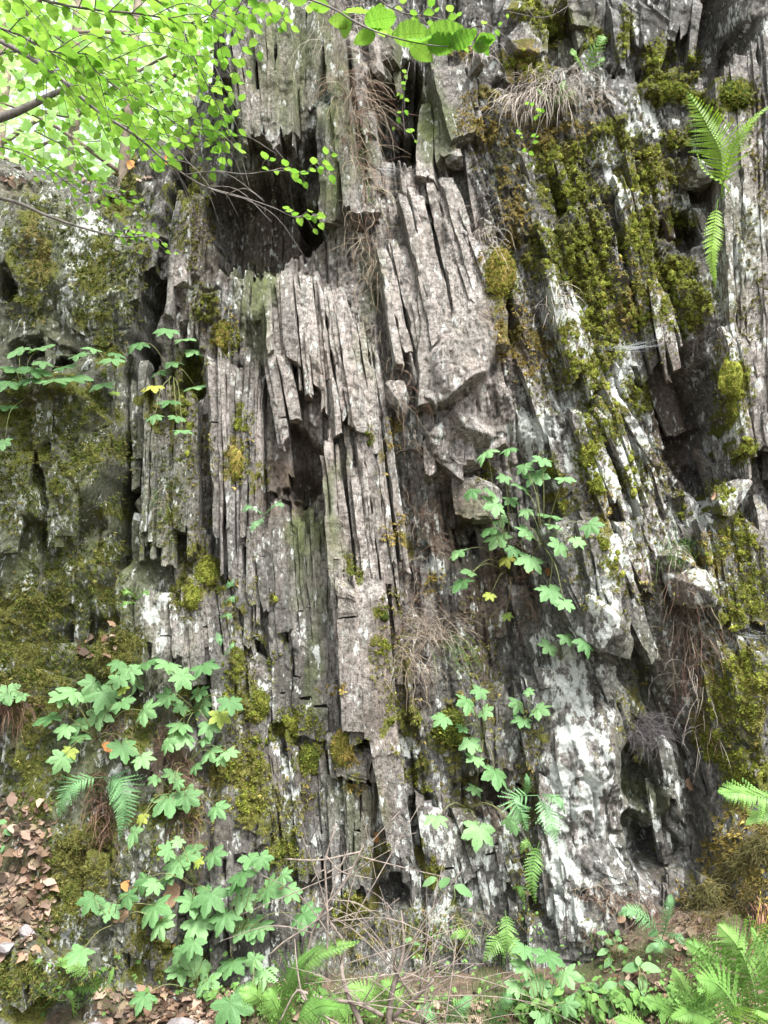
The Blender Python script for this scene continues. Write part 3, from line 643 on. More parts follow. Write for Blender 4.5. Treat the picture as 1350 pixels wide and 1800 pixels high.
for zi, (TL, TR, BR, BL, n, p0, p1, th, j0, j1, op) in enumerate(ZONES):
    r = random.Random(100+zi)
    if n > 3: n = int(n*1.45)
    cuts = [0]
    ws = [r.choice((.5, .8, 1, 1, 1.4, 2.2))*r.uniform(.8, 1.2) for _ in range(n)]; s = sum(ws)
    for q in ws: cuts.append(cuts[-1]+q/s)
    for i in range(n):
        c = (cuts[i]+cuts[i+1])/2
        a = lerp(TL, TR, c); b = lerp(BL, BR, c)
        jt = r.uniform(0, 1)*j0; jb = r.uniform(0, 1)*j1
        a = (a[0]+r.uniform(-3, 3), a[1]+jt); b = (b[0]+r.uniform(-4, 4), b[1]-jb)
        wt = abs(TR[0]-TL[0])*(cuts[i+1]-cuts[i]); wb = abs(BR[0]-BL[0])*(cuts[i+1]-cuts[i])
        pr = .9*math.sin(i*.9+zi)+r.uniform(-.45, .45)+(r.uniform(-2.0, 1.2) if r.random() < .22 else 0)
        # sometimes broken across: two pieces with a different stand-out
        pieces = [(0, 1, 0)]
        if not op.get('solid') and r.random() < .12 and abs(b[1]-a[1]) > 130:
            m = r.uniform(.35, .7); pieces = [(0, m, 0), (m-.01, 1, r.uniform(-1.6, 1.2))]
        elif not op.get('solid') and r.random() < .45 and abs(b[1]-a[1]) > 150:
            m = r.uniform(.25, .75); pieces = [(0, m, 0), (m+.002, 1, r.uniform(-.3, .3))]
        for (t0, t1, dp) in pieces:
            pa = lerp(a, b, t0); pb = lerp(a, b, t1)
            ya = -(p0+(p1-p0)*t0+pr+dp)/100; yb = -(p0+(p1-p0)*t1+pr+dp+r.uniform(-.6, .6))/100
            A = at(pa[0], pa[1], ya); B = at(pb[0], pb[1], yb)
            sc = (CAMY*-1+ya)/F
            if (a[1] < -200) or (b[1] > 2000): continue
            SL.append(slab_data(A, B, max(wt*sc*1.22, .012), max(wb*sc*1.22, .011), th/100*r.uniform(.8, 1.2),
                           r.uniform(.005, .02)*(.2 if t0 > 0 else 1), r.uniform(.008, .03)*(.2 if t1 < 1 else 1), math.radians(op.get('yaw', 0)+(r.uniform(-20, 20) if r.random() < .25 else r.uniform(-6, 6))), op.get('taper', 0)*r.uniform(.5, 1.4),
                           seed=k+1, chip=op.get('chip', .6), sk0=.15 if t0 > 0 else 1., sk1=.15 if t1 < 1 else 1., fade=0. if t0 > 0 else 1.)); k += 1
# plates strewn over the leaning, mossy right side, the worn left side and the foot: px range, py range, n, lean, length, width, ends
SCAT = [((1080, 1260), (1560, 1740), 26, .1, (40, 120), (24, 60), .2, 2.0), ((1120, 1250), (1280, 1520), 12, -.2, (80, 180), (14, 40), .2, 1.5), ((890, 1250), (60, 620), 44, -.33, (80, 240), (16, 50), .4, 1.4), ((940, 1160), (560, 1150), 34, -.36, (150, 330), (24, 64), .4, 1.4),
        ((20, 230), (330, 640), 16, .02, (70, 170), (24, 60), .2, 1.6), ((10, 220), (700, 1350), 26, .03, (90, 220), (26, 70), .2, 1.8),
        ((240, 350), (260, 640), 12, .12, (80, 200), (16, 34), .1, 1.2), ((160, 460), (1180, 1740), 46, .0, (80, 230), (14, 46), .15, 1.4),
        ((470, 960), (1330, 1730), 56, -.08, (70, 200), (12, 34), .1, 1.1), ((700, 960), (880, 1340), 36, -.10, (60, 170), (12, 36), .15, 1.3),
        ((1200, 1360), (840, 1450), 34, -.2, (80, 200), (16, 44), .3, 1.2), ((1100, 1240), (640, 1300), 22, -.28, (70, 200), (14, 34), .3, 1.3),
        ((900, 1100), (1150, 1680), 22, -.06, (70, 180), (30, 70), .2, 2.0), ((620, 900), (60, 460), 20, -.12, (70, 200), (16, 40), .1, .8), ((230, 470), (600, 1250), 40, .0, (80, 260), (10, 22), .1, .8), ((840, 1110), (0, 180), 20, -.1, (50, 110), (20, 44), .2, 1.2)]
for si, (rx, ry, n, lean, rl, rw, tp, rg) in enumerate(SCAT):
    r = random.Random(900+si)
    for i in range(n):
        x = r.uniform(*rx); y = r.uniform(*ry); L = r.uniform(*rl); wd = r.uniform(*rw)*(.7 if r.random() < .4 else 1)
        ln = lean+r.uniform(-.07, .07)
        pp = np.array([x], np.float32), np.array([y], np.float32)
        # depth of the finished face here
        yy = -float(lattice(*pp)[0])
        for _ in range(3):
            q = at(x, y, yy); pv = surface(np.array([q.x], np.float32), np.array([q.z], np.float32))[0][0]; yy = -float(pv)
        yt = yy-r.uniform(-.012, .010); yb = yy-r.uniform(-.004, .020)
        A = at(x+ln*L/2, y-L/2, yt); B = at(x-ln*L/2, y+L/2, yb); sc = (-CAMY+yy)/F
        SL.append(slab_data(A, B, wd*sc, wd*sc*r.uniform(.8, 1.1), r.uniform(.03, .06), .012, r.uniform(.01, .04), math.radians(r.uniform(-18, 18)), tp*r.uniform(.4, 1.5), seed=3000+si*100+i, chip=rg, rough=rg*.8)); k += 1
SL.sort(key=lambda q: -q[3])
for V, Q, T, _a in SL[:300]: slab_object('rock_slab', V, [Q, T])
off = 0; VV = []; QQ = []; TT = []
for V, Q, T, _a in SL[300:]:
    VV.append(V); QQ.append(Q+off); TT.append(T+off); off += len(V)
tag(slab_object('rock_splinters', np.concatenate(VV), [np.concatenate(QQ), np.concatenate(TT)]), kind='stuff')
print('slabs', k, time.time()-T0)

# ------------------------------------------------------------------ blocks: faceted lumps cut by random planes
def block_mesh(name, c, dims, seed, n=34, cuts=15, rough=1., rot=0):
    r = np.random.default_rng(seed)
    # cube sphere
    g = np.linspace(-1, 1, n); U, W = np.meshgrid(g, g); U = U.ravel(); W = W.ravel(); o = np.ones_like(U)
    P = []; Q = []
    I = np.arange(n*n).reshape(n, n); q = np.stack([I[:-1, :-1], I[:-1, 1:], I[1:, 1:], I[1:, :-1]], -1).reshape(-1, 4)
    for kx, (a, b, cc) in enumerate([(U, W, o), (W, U, -o), (o, U, W), (-o, W, U), (W, o, U), (U, -o, W)]):
        P.append(np.stack([a, b, cc], 1)); Q.append(q+kx*n*n)
    P = np.concatenate(P); P /= np.linalg.norm(P, axis=1)[:, None]
    rad = np.full(len(P), 1.5)
    for _ in range(cuts):
        d = r.normal(size=3); d /= np.linalg.norm(d); h = r.uniform(.58, .95)
        dt = P@d; rad = np.where(dt > .05, np.minimum(rad, h/np.maximum(dt, .05)), rad)
    P = P*rad[:, None]*np.array(dims)
    a = math.radians(rot); R = np.array([[math.cos(a), 0, -math.sin(a)], [0, 1, 0], [math.sin(a), 0, math.cos(a)]])
    P = P@R.T+np.array(c)
    x, y, z = P.T; d = .012*n3(x*12, y*12, z*9, seed)+.006*n3(x*35, y*35, z*22, 4)+.003*n3(x*90, y*90, z*70, 5)
    nn = P-np.array(c); nn /= np.linalg.norm(nn, axis=1)[:, None]
    P = P+nn*(d*rough)[:, None]
    me = fmesh(name, P, Q)
    X, Y, Z = [v.astype(np.float32) for v in P.T]
    px, py = proj(X, Y, Z); cov, ton, mo, carp = covers(px, py, X, Z)
    cattr(me, 'cover', cov); cattr(me, 'tone', ton)
    import bmesh
    bm = bmesh.new(); bm.from_mesh(me); bmesh.ops.remove_doubles(bm, verts=bm.verts, dist=.0006); bmesh.ops.recalc_face_normals(bm, faces=bm.faces); bm.to_mesh(me); bm.free()
    me.polygons.foreach_set('use_smooth', np.ones(len(me.polygons), bool)); me.set_sharp_from_angle(angle=math.radians(35))
    return me
BLOCKS = [  # px, py, protrusion cm, half width px, half height px, half depth m, rot
 
 (925, 90, 14, 40, 40, .10, 20), (900, 30, 14, 40, 34, .10, 0), (930, 150, 12, 44, 26, .10, 10), (1225, 315, 15, 44, 22, .09, 10), (840, 110, 16, 16, 34, .08, 10),
 (1065, 1105, 24, 48, 56, .10, -30), (1225, 1030, 16, 40, 40, .08, 0), (1180, 985, 12, 26, 20, .06, 20), (800, 285, 13, 20, 14, .06, 0), (1275, 880, 15, 34, 34, .08, 0),
 (700, 700, 19, 24, 40, .07, -20), (190, 1668, 22, 32, 40, .08, 0), (300, 1600, 16, 26, 36, .07, 0), (640, 380, 12, 30, 24, .08, 0), (235, 1320, 9, 30, 46, .08, 0),
]
for bi, (px, py, pc, hw, hh, hd, rot) in enumerate(BLOCKS):
    y = -pc/100; sc = (-CAMY+y)/F
    link('rock_block', block_mesh('rock_block', at(px, py, y), (hw*sc, hd, hh*sc), 300+bi, rot=-rot), M_ROCK, cliff)
print('blocks', time.time()-T0)
# ------------------------------------------------------------------ shooting rays at the finished rock, to seat moss and plants on it
bpy.context.view_layer.update()
dg = bpy.context.evaluated_depsgraph_get()
CAMP = Vector((0, CAMY, CAMZ))
def seat(px, py):
    ok, loc, nor, *_ = scene.ray_cast(dg, CAMP, ray(px, py), distance=9)
    if not ok: return at(px, py, 0), Vector((0, -1, .2))
    if nor.y > 0: nor = -nor
    return loc, nor
def seatdir(o, d):
    ok, loc, nor, *_ = scene.ray_cast(dg, o, d, distance=9)
    return (loc, nor) if ok else (None, None)

# cushions of moss: lumpy domes seated on the rock
def ico(sub):
    import bmesh
    bm = bmesh.new(); bmesh.ops.create_icosphere(bm, subdivisions=sub, radius=1)
    V = np.array([v.co[:] for v in bm.verts]); Fc = np.array([[v.index for v in f.verts] for f in bm.faces]); bm.free()
    return V, Fc
ICO3 = ico(3); ICO2 = ico(2)
def dome(c, n, r, seed, flat=.6, tall=1.0, base=ICO3):
    V, Fc = base; V = V.copy()
    V = V*(1+.32*n3(V[:, 0]*2+seed, V[:, 1]*2, V[:, 2]*2, 2)+.13*n3(V[:, 0]*5+seed, V[:, 1]*5, V[:, 2]*5, 4)+.06*n3(V[:, 0]*11+seed, V[:, 1]*11, V[:, 2]*11, 4))[:, None]
    V *= np.array([1, flat, tall])*r
    a = math.atan2(n.x, -n.y)*.6
    R = np.array([[math.cos(a), -math.sin(a), 0], [math.sin(a), math.cos(a), 0], [0, 0, 1]])
    return V@R.T+np.array(c), Fc
MC = {'green': ((.105, .13, .022), (.25, .27, .05)), 'olive': ((.08, .083, .024), (.175, .165, .05)), 'ochre': ((.13, .10, .028), (.33, .26, .075)), 'dark': ((.04, .058, .012), (.10, .125, .024))}
def mcol(kind, r, b=1.):
    a, c = MC[kind]; t = r.random()
    return tuple((a[i]+(c[i]-a[i])*t)*b for i in range(3))+(1,)
M_CUSH, _nt = newmat('moss_cushion'); g = N(_nt)
_co = g('TexCoord').outputs['Object']; _n1 = g.noise(_co, 260, 3, .7); _n2 = g.noise(_co, 40, 3)
_c = g.mix(1., g('Attribute', attribute_name='tint').outputs['Color'], g.ramp(_n1, [(.32, .25), (.5, .9), (.68, 1.9)]), 'MULTIPLY')
_b = g('BsdfPrincipled', i_Roughness=1.); _nt.links.new(_c, _b.inputs['Base Color']); _b.inputs['Specular IOR Level'].default_value = .05
_bp = g('Bump', i_Strength=1., i_Distance=.012, i_Height=g.math('ADD', _n1, g.math('MULTIPLY', _n2, .6))); _nt.links.new(_bp.outputs[0], _b.inputs['Normal'])
g('OutputMaterial', i_0=_b.outputs[0])

DISTINCT = [  # single cushions one can point at: px, py, rx, ry, kind, label
 (520, 1268, 36, 28, 'green', 'bright green moss cushion draped over a slab ledge, widest of the two at lower centre'),
 (541, 1335, 21, 34, 'dark', 'dark green upright moss cushion filling the slot just below the wide bright one'),
 (728, 1367, 17, 19, 'olive', 'small round olive moss ball beside the long hanging stone pillar'),
 (788, 1285, 32, 42, 'dark', 'dark moss cushion behind the leafy plant right of the dry grass tuft'),
 (1037, 800, 19, 34, 'green', 'upright bright moss cushion between two pale leaning slabs'),
 (1045, 852, 16, 24, 'green', 'small bright moss cushion directly below the upright one among pale slabs'),
 (972, 820, 17, 17, 'green', 'small moss cushion left of the pale lichened slab, above the palmate leaves'),
 (425, 742, 20, 20, 'green', 'round moss cushion on the thin upright beds left of centre'),
 (675, 1137, 14, 17, 'green', 'small square moss patch beside the long pillar of rock'),
 (615, 1592, 26, 30, 'olive', 'olive moss cushion low on the slabs behind the dead twigs'),
 (1200, 388, 34, 17, 'dark', 'dark moss cap on the block above the small square hollow at right'),
 (1170, 160, 44, 24, 'green', 'wide moss cushion below the overhang at the top right, left of the fern'),
 (1292, 165, 32, 34, 'dark', 'shaded moss cushion between the top right hollow and the tall slab'),
 (965, 45, 24, 26, 'green', 'moss cushion capping the broken blocks at the top'),
 (880, 480, 32, 56, 'ochre', 'long yellow ochre moss mat hanging on the edge of the big block'),
 (395, 592, 32, 38, 'ochre', 'orange brown moss patch at the head of the thin upright beds'),
 (415, 812, 25, 42, 'ochre', 'lower orange brown moss patch on the thin upright beds left of centre'),
 (600, 1318, 24, 32, 'ochre', 'yellowish moss tuft on the step at the foot of the central slabs'),
 (362, 1008, 20, 34, 'green', 'bright moss cushion on the dark beds above the palmate plants at left'),
 (330, 1052, 26, 26, 'green', 'rounded moss cushion just left below the one on the dark beds'),
 (1290, 665, 30, 46, 'green', 'moss cushion on the foot of the tall right slab beside the dark cleft'),
 (455, 1240, 19, 34, 'green', 'moss cushion in the groove left of the wide bright ledge cushion'),
]
tuft_pts = []   # (loc, normal, kind, length)
def blobs(mb, px, py, rx, ry, kind, r, dens=1., big=1., bright=1.):
    n = max(2, int(rx*ry/80*dens))
    for _ in range(n):
        a = r.uniform(0, 6.28); q = math.sqrt(r.random())*.92
        x = px+rx*q*math.cos(a); y = py+ry*q*math.sin(a)
        loc, nor = seat(x, y)
        R = r.uniform(.006, .018)*big*(1.2-.5*q)
        V, Fc = dome(loc+nor*R*.1, nor, R, r.uniform(0, 60), r.uniform(.38, .65), r.uniform(.8, 1.5), ICO3 if R > .012 else ICO2)
        mb.add(V, [Fc], mcol(kind, r, bright*r.uniform(.8, 1.15)))
for qi, (px, py, rx, ry, kind, lab) in enumerate(DISTINCT):
    r = random.Random(500+qi); mb = MB(); loc, nor = seat(px, py); sc_ = (loc.y-CAMY)/F
    V, Fc = dome(loc-nor*.012, nor, min(rx, ry)*sc_*.85, qi*3.3, .62, max(1, ry/rx*.95)); V[:, 0] = (V[:, 0]-loc.x)*max(1, rx/ry*.95)+loc.x
    mb.add(V, [Fc], mcol(kind, r, 1.)); blobs(mb, px, py, rx*.82, ry*.82, kind, r, 2.4, .85)
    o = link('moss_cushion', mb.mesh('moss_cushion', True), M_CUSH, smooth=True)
    tag(o, lab, 'moss cushion', 'moss cushions on the rock face')
r = random.Random(77)
mb = MB()
for e in MOSS:
    cx, cy, rx, ry = e[:4]; st = e[5] if len(e) > 5 else 1
    if any(abs(cx-d[0]) < 14 and abs(cy-d[1]) < 14 for d in DISTINCT): continue
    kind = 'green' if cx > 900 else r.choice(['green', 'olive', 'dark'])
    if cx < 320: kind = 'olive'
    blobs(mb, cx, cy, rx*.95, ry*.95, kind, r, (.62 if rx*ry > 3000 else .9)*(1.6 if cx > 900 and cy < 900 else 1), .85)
for e in OCHRE:
    cx, cy, rx, ry = e[:4]
    blobs(mb, cx, cy, rx, ry, r.choice(['ochre', 'olive']), r, .25, .6)
o = link('moss_carpet', mb.mesh('moss_carpet', True), M_CUSH, smooth=True); tag(o, 'green and olive moss clumps spread over the ledges', kind='stuff')
print('moss blobs', time.time()-T0, mb.n)
bpy.context.view_layer.update(); dg = bpy.context.evaluated_depsgraph_get()

# leafy tips of the moss: short blades scattered wherever moss grows
def maskat(L, px, py, soft=.3): return region(px, py, L, soft)
rn = np.random.default_rng(5)
npts = 230000
PX = rn.uniform(-40, 1390, npts).astype(np.float32); PY = rn.uniform(-40, 1830, npts).astype(np.float32)
wx = PX+22*n2(PX/60, PY/60, 3); wy = PY+22*n2(PX/70, PY/70, 4)
mo = maskat(MOSS, wx, wy, .2); ca = maskat(CARP, wx, wy, .4)*(.6+1.1*fb2(PX/30, PY/34, 3, 9)); oc = maskat(OCHRE, wx, wy, .4)*(.6+.9*fb2(PX/26, PY/26, 3, 8))
dm = maskat([d[:4] for d in DISTINCT], PX, PY, .15); mo = np.maximum(mo, dm)
pr = np.maximum(np.maximum(mo*.95, ca*.85), oc*.7)
keep = rn.random(npts) < pr
mb = MB(); cnt = 0
Vs = []; Cs = []
rr = random.Random(3)
for x, y, m_, c_, o_ in zip(PX[keep], PY[keep], mo[keep], ca[keep], oc[keep]):
    ok, loc, nor, *_ = scene.ray_cast(dg, CAMP, ray(float(x), float(y)), distance=7)
    if not ok: continue
    if nor.y > .1: nor = -nor
    if m_ < .3 and nor.z < -.25: continue
    feather = c_ > m_ or o_ > m_
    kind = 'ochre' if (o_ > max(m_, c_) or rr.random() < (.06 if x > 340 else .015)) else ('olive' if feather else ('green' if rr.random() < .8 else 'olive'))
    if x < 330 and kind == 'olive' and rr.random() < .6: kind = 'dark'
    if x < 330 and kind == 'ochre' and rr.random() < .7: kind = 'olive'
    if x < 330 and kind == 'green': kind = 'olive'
    n_ = 4; L = rr.uniform(.007, .014) if not feather else rr.uniform(.009, .020)
    base = np.array(loc)
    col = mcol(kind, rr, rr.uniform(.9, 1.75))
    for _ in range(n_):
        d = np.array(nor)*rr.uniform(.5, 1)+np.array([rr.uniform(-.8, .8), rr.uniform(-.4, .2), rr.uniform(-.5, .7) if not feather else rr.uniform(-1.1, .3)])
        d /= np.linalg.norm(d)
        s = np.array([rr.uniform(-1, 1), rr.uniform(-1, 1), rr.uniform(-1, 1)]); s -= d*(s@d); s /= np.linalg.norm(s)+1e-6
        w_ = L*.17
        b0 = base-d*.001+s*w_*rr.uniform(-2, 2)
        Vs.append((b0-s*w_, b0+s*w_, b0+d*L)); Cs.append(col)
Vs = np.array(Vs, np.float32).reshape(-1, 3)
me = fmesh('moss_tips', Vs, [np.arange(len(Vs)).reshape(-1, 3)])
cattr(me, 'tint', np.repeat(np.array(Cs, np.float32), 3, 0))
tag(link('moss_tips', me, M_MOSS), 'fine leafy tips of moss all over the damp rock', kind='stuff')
print('moss tips', len(Vs)//3, time.time()-T0)
# ------------------------------------------------------------------ ground, hillside and woods behind
def ground_mesh():
    xs = np.linspace(-9, 9, 260); ys = np.concatenate([np.linspace(-9, -2.2, 60)[:-1], np.linspace(-2.2, .3, 110)])
    X, Y = np.meshgrid(xs, ys); sh = X.shape; X = X.ravel(); Y = Y.ravel()
    Z = .34*np.exp(-((Y+.1)/.55)**2)+.05*fb2(X*2.2, Y*2.2, 4, 3)+.02*fb2(X*14, Y*14, 3, 6)-.02+.25*np.exp(-((X-1.3)/.5)**2-((Y+.3)/.5)**2)+.22*np.exp(-((X+1.5)/.4)**2-((Y+.2)/.7)**2)
    ny, nx = sh; I = np.arange(ny*nx).reshape(sh)
    return fmesh('ground', np.stack([X, Y, Z], 1), [np.stack([I[:-1, :-1], I[:-1, 1:], I[1:, 1:], I[1:, :-1]], -1).reshape(-1, 4)])
tag(link('ground', ground_mesh(), M_SOIL, smooth=True), 'dark forest soil with leaf litter at the foot of the rock', kind='structure')
def hill_mesh():
    xs = np.linspace(-30, 30, 120); ys = np.linspace(.9, 40, 120)
    X, Y = np.meshgrid(xs, ys); sh = X.shape; X = X.ravel(); Y = Y.ravel()
    Z = 3.3+(Y-.9)*.42+.5*fb2(X*.4, Y*.4, 4, 3)
    ny, nx = sh; I = np.arange(ny*nx).reshape(sh)
    return fmesh('hillside', np.stack([X, Y, Z], 1), [np.stack([I[:-1, :-1], I[:-1, 1:], I[1:, 1:], I[1:, :-1]], -1).reshape(-1, 4)])
tag(link('hillside', hill_mesh(), M_SOIL, smooth=True), 'wooded slope rising behind the rock', kind='structure')
bpy.context.view_layer.update(); dg = bpy.context.evaluated_depsgraph_get()

def frame(T, Nn):
    T = T.normalized(); S = T.cross(Nn); S.normalize(); Nn = S.cross(T); return Matrix((S, T, Nn)).transposed()   # x side, y along, z normal
def place(o, loc, T, Nn, s):
    R = frame(T, Nn); M = R.to_4x4(); M.translation = loc
    o.matrix_world = M @ Matrix.Diagonal((s, s, s, 1))

# ---- leaf shapes (unit length, base at the origin, +y along, +z the upper face)
def ovate_mesh(name, seed, width=.6, serr=True, droop=.15, fold=.18, n=9):
    r = random.Random(seed); V = []; F3 = []
    ys = np.linspace(0, 1, n)
    for i, t in enumerate(ys):
        h = width/2*(math.sin(math.pi*t**.85)**.8) if 0 < t < 1 else 0
        z = -droop*t*t+.02*r.uniform(-1, 1)
        if serr and 0 < i < n-1: h *= 1+(.07 if i % 2 else -.05)
        w1 = .02*math.sin(i*2.1+seed)
        V += [(-h, t, z+fold*h+w1), (0, t, z), (h, t, z+fold*h-w1)]
    Q = []
    for i in range(n-1):
        a = i*3; Q += [(a, a+1, a+4, a+3), (a+1, a+2, a+5, a+4)]
    return fmesh(name, np.array(V), [np.array(Q)])
def palmate_mesh(name, seed):
    r = random.Random(seed)
    lob = [(0, 1.), (52, .95), (-52, .95), (104, .80), (-104, .80)]
    if seed % 3 == 0: lob += [(146, .55), (-146, .55)]
    lob = [(a, l, 13) for a, l in lob]+[(a+s*14, l*.82, 9) for a, l in lob for s in (-1, 1)]+[(a+s*21, l*.60, 8) for a, l in lob for s in (-1, 1)]
    angs = np.arange(-168, 169, 3.5); V = [(0, 0, 0)]; 
    for a in angs:
        rad = 0; 
        for la, ll, lw in lob:
            d = abs(a-la)
            rad = max(rad, ll*(1-.26*(d/lw)**1.8) if d < lw else 0)
        rad = max(rad, .31+.1*abs(a)/168); 
        rad *= 1+r.uniform(-.03, .03)
        if abs(a) > 150: rad *= .75
        z = .09*math.sin(math.radians(a)*3.46+seed)*rad-(.12+.05*(seed % 6))*rad*rad
        V.append((rad*math.sin(math.radians(a)), rad*math.cos(math.radians(a)), z))
    # an inner ring lets the blade bend along its lobes
    n = len(angs); inner = [(v[0]*.5, v[1]*.5, .06*math.cos(math.radians(angs[i])*6.9)*.5-.04) for i, v in enumerate(V[1:])]
    V += inner; T = [(0, n+1+i, n+2+i) for i in range(n-1)]; Q = [(n+1+i, 1+i, 2+i, n+2+i) for i in range(n-1)]
    V = np.array(V)*.55
    me = fmesh(name, V, [np.array(T), np.array(Q)])
    return me
PALM = [palmate_mesh('leaf', i) for i in range(12)]
BEECH = [ovate_mesh('leaf', i, .62+.04*i, True, .12+.05*i, .12+.06*(i % 3), 11) for i in range(5)]
OVAT = [ovate_mesh('leaf', 20+i, .5, False, .25, .2, 8) for i in range(3)]
BIGB = [ovate_mesh('leaf', 40+i, .64, True, .1, .2, 23) for i in range(3)]
def leafobj(mesh, mat, parent, loc, T, Nn, s, name='leaf', smooth=True):
    o = bpy.data.objects.new(name, mesh); COL.objects.link(o)
    if not mesh.materials: mesh.materials.append(mat)
    if mesh.materials[0] is not mat:
        o.material_slots[0].link = 'OBJECT'; o.material_slots[0].material = mat
    R = frame(T, Nn).to_4x4(); R.translation = loc-parent.location
    o.parent = parent; o.matrix_local = R @ Matrix.Diagonal((s, s, s, 1))
    return o
for L_ in (PALM, BEECH, OVAT, BIGB):
    for m_ in L_: m_.polygons.foreach_set('use_smooth', np.ones(len(m_.polygons), bool))

# ---- palmate-leaved plants rooted in the rock: root pixel, leaves [(px, py, size px, yellow)], label
def palm_plant(root, leaves, label, seed, out=.10):
    r = random.Random(seed)
    loc, nor = seat(*root); e = empty('leafy_plant', loc); tag(e, label, 'plant', 'palmate leaved plants growing on the rock')
    for lf in leaves:
        px, py, sz = lf[:3]; yel = len(lf) > 3
        l2, n2_ = seat(px, py)
        o_ = min(out, .03+.0006*abs(px-root[0])+.0006*abs(py-root[1]))*r.uniform(.7, 1.5)
        y = l2.y-o_ ; y = min(y, loc.y-.01)
        p = at(px, py, y); s = sz*(y-CAMY)/F*1.08
        # petiole: rises from the root, arches out to the blade
        mid = (loc+p)*.5+Vector((r.uniform(-.01, .01), -.02-.02*r.random(), .025+.15*abs(p.x-loc.x)))
        T = Vector(((p.x-loc.x)*3+r.uniform(-.35, .35), -.45, r.uniform(-.8, -.15)+(p.z-loc.z)*1.5)); T.normalize()
        Nn = Vector((r.uniform(-.6, .6), -.65+r.uniform(-.35, .35), .75+r.uniform(-.35, .4))).normalized()
        if py < 760 and px < 420: Nn = Vector((r.uniform(-.3, .3), -.6+r.uniform(-.2, .2), 1)).normalized()
        Tp = T-Nn*T.dot(Nn); Tp.normalize()
        base = p-Tp*s*.12
        leafobj(PALM[r.randrange(12)], M_PALMY if yel else M_PALM, e, base, Tp, Nn, s*r.uniform(.82, 1.05))
        P = smoothline([loc, mid, base-Tp*.006+Nn*-.002], 9)
        V, Fs = tubegeo(P, np.linspace(.0017, .001, 9), 4)
        mb = MB(); mb.add(V, Fs); child('stalk', mb.mesh('stalk'), M_STALK, e)
    return e
palm_plant((45, 700), [(30, 617, 60), (72, 611, 56), (22, 648, 70), (62, 652, 66), (98, 668, 74), (130, 664, 70), (140, 623, 50), (12, 672, 60), (10, 715, 56), (75, 637, 50), (48, 668, 60), (6, 780, 40), (115, 645, 44)], 'lush plant of bright palmate leaves on the mossy ledge at the left edge', 1, .16)
palm_plant((205, 690), [(195, 632, 50), (205, 622, 40), (178, 676, 54), (160, 612, 40), (200, 690, 30, 1)], 'sparse thin-stalked plant between the left ledge and the dark crack', 2, .12)
palm_plant((305, 660), [(240, 605, 50), (290, 581, 60), (345, 616, 54), (305, 637, 46), (266, 680, 50, 1), (345, 680, 50), (296, 705, 50), (270, 733, 40), (322, 757, 44), (311, 735, 36), (280, 655, 44), (325, 596, 44)], 'dangling plant with a pale yellow leaf over the dark gap beside the thin beds', 3, .12)
palm_plant((170, 1300), [(82, 1263, 64), (123, 1217, 62), (147, 1222, 54), (187, 1223, 66), (217, 1237, 54), (257, 1250, 56), (137, 1272, 54), (112, 1283, 40), (140, 1296, 46), (173, 1260, 60), (107, 1338, 56), (217, 1318, 58), (252, 1335, 46), (160, 1205, 50), (122, 1322, 30, 1), (103, 1225, 40)], 'broad plant with many leaves above the two blue-green fern fronds', 4)
palm_plant((20, 1235), [(15, 1217, 50), (2, 1225, 44), (36, 1225, 34)], 'small cluster of leaves cut by the left edge above the brown root ball', 5)
palm_plant((262, 1215), [(205, 1167, 40), (227, 1180, 46), (257, 1167, 54), (297, 1170, 52), (323, 1193, 54), (207, 1197, 46), (235, 1200, 44), (215, 1213, 34, 1)], 'plant on the pale beds just above the broad leafy plant', 6)
palm_plant((345, 1250), [(290, 1227, 54), (317, 1243, 40), (357, 1240, 56), (350, 1218, 40), (387, 1261, 42, 1), (405, 1238, 46), (360, 1173, 52), (315, 1275, 50), (367, 1279, 50), (320, 1296, 54), (293, 1311, 44)], 'plant with a bright yellow leaf below the pale ribbed beds', 7)
palm_plant((330, 1345), [(370, 1323, 56), (405, 1323, 40), (342, 1350, 36), (303, 1363, 40), (362, 1300, 34), (390, 1335, 30), (312, 1380, 30)], 'small plant left of the olive moss with a leaf over pale rock', 8)
palm_plant((305, 1395), [(297, 1410, 64), (333, 1403, 52), (382, 1422, 44), (233, 1470, 56), (248, 1440, 34, 1), (270, 1370, 30)], 'dark leaved plant right of the twin fern fronds with a drooping pale leaf', 9)
palm_plant((345, 1560), [(293, 1496, 40), (335, 1497, 50), (378, 1506, 54), (307, 1523, 54), (327, 1510, 50), (348, 1516, 24, 1), (293, 1543, 40), (252, 1553, 54), (270, 1556, 40), (367, 1580, 74), (333, 1588, 66), (350, 1628, 70), (312, 1480, 28)], 'dense plant of large leaves with one yellow leaflet, low on the left', 10, .16)
palm_plant((200, 1625), [(158, 1585, 50), (192, 1600, 46), (225, 1580, 46), (270, 1600, 64), (282, 1628, 58), (137, 1677, 56)], 'row of leaves on long stalks over the shady mossy block', 11, .12)
palm_plant((415, 1660), [(393, 1613, 56), (430, 1583, 60), (423, 1540, 56), (443, 1513, 50), (437, 1630, 62), (463, 1512, 44), (475, 1565, 64), (500, 1540, 34), (513, 1568, 42), (538, 1610, 60), (457, 1631, 50), (405, 1697, 66), (415, 1560, 40)], 'big leafy plant left of the bare bottom twigs', 12, .18)
palm_plant((350, 1745), [(320, 1677, 56), (313, 1707, 62), (363, 1730, 56), (337, 1662, 46), (407, 1775, 80), (250, 1757, 50), (350, 1700, 50)], 'lowest left plant with one very large leaf at the bottom edge', 13, .18)
palm_plant((450, 1790), [(430, 1740, 46), (463, 1715, 50), (445, 1690, 40)], 'shaded leaves beside the lowest left plant', 14, .14)
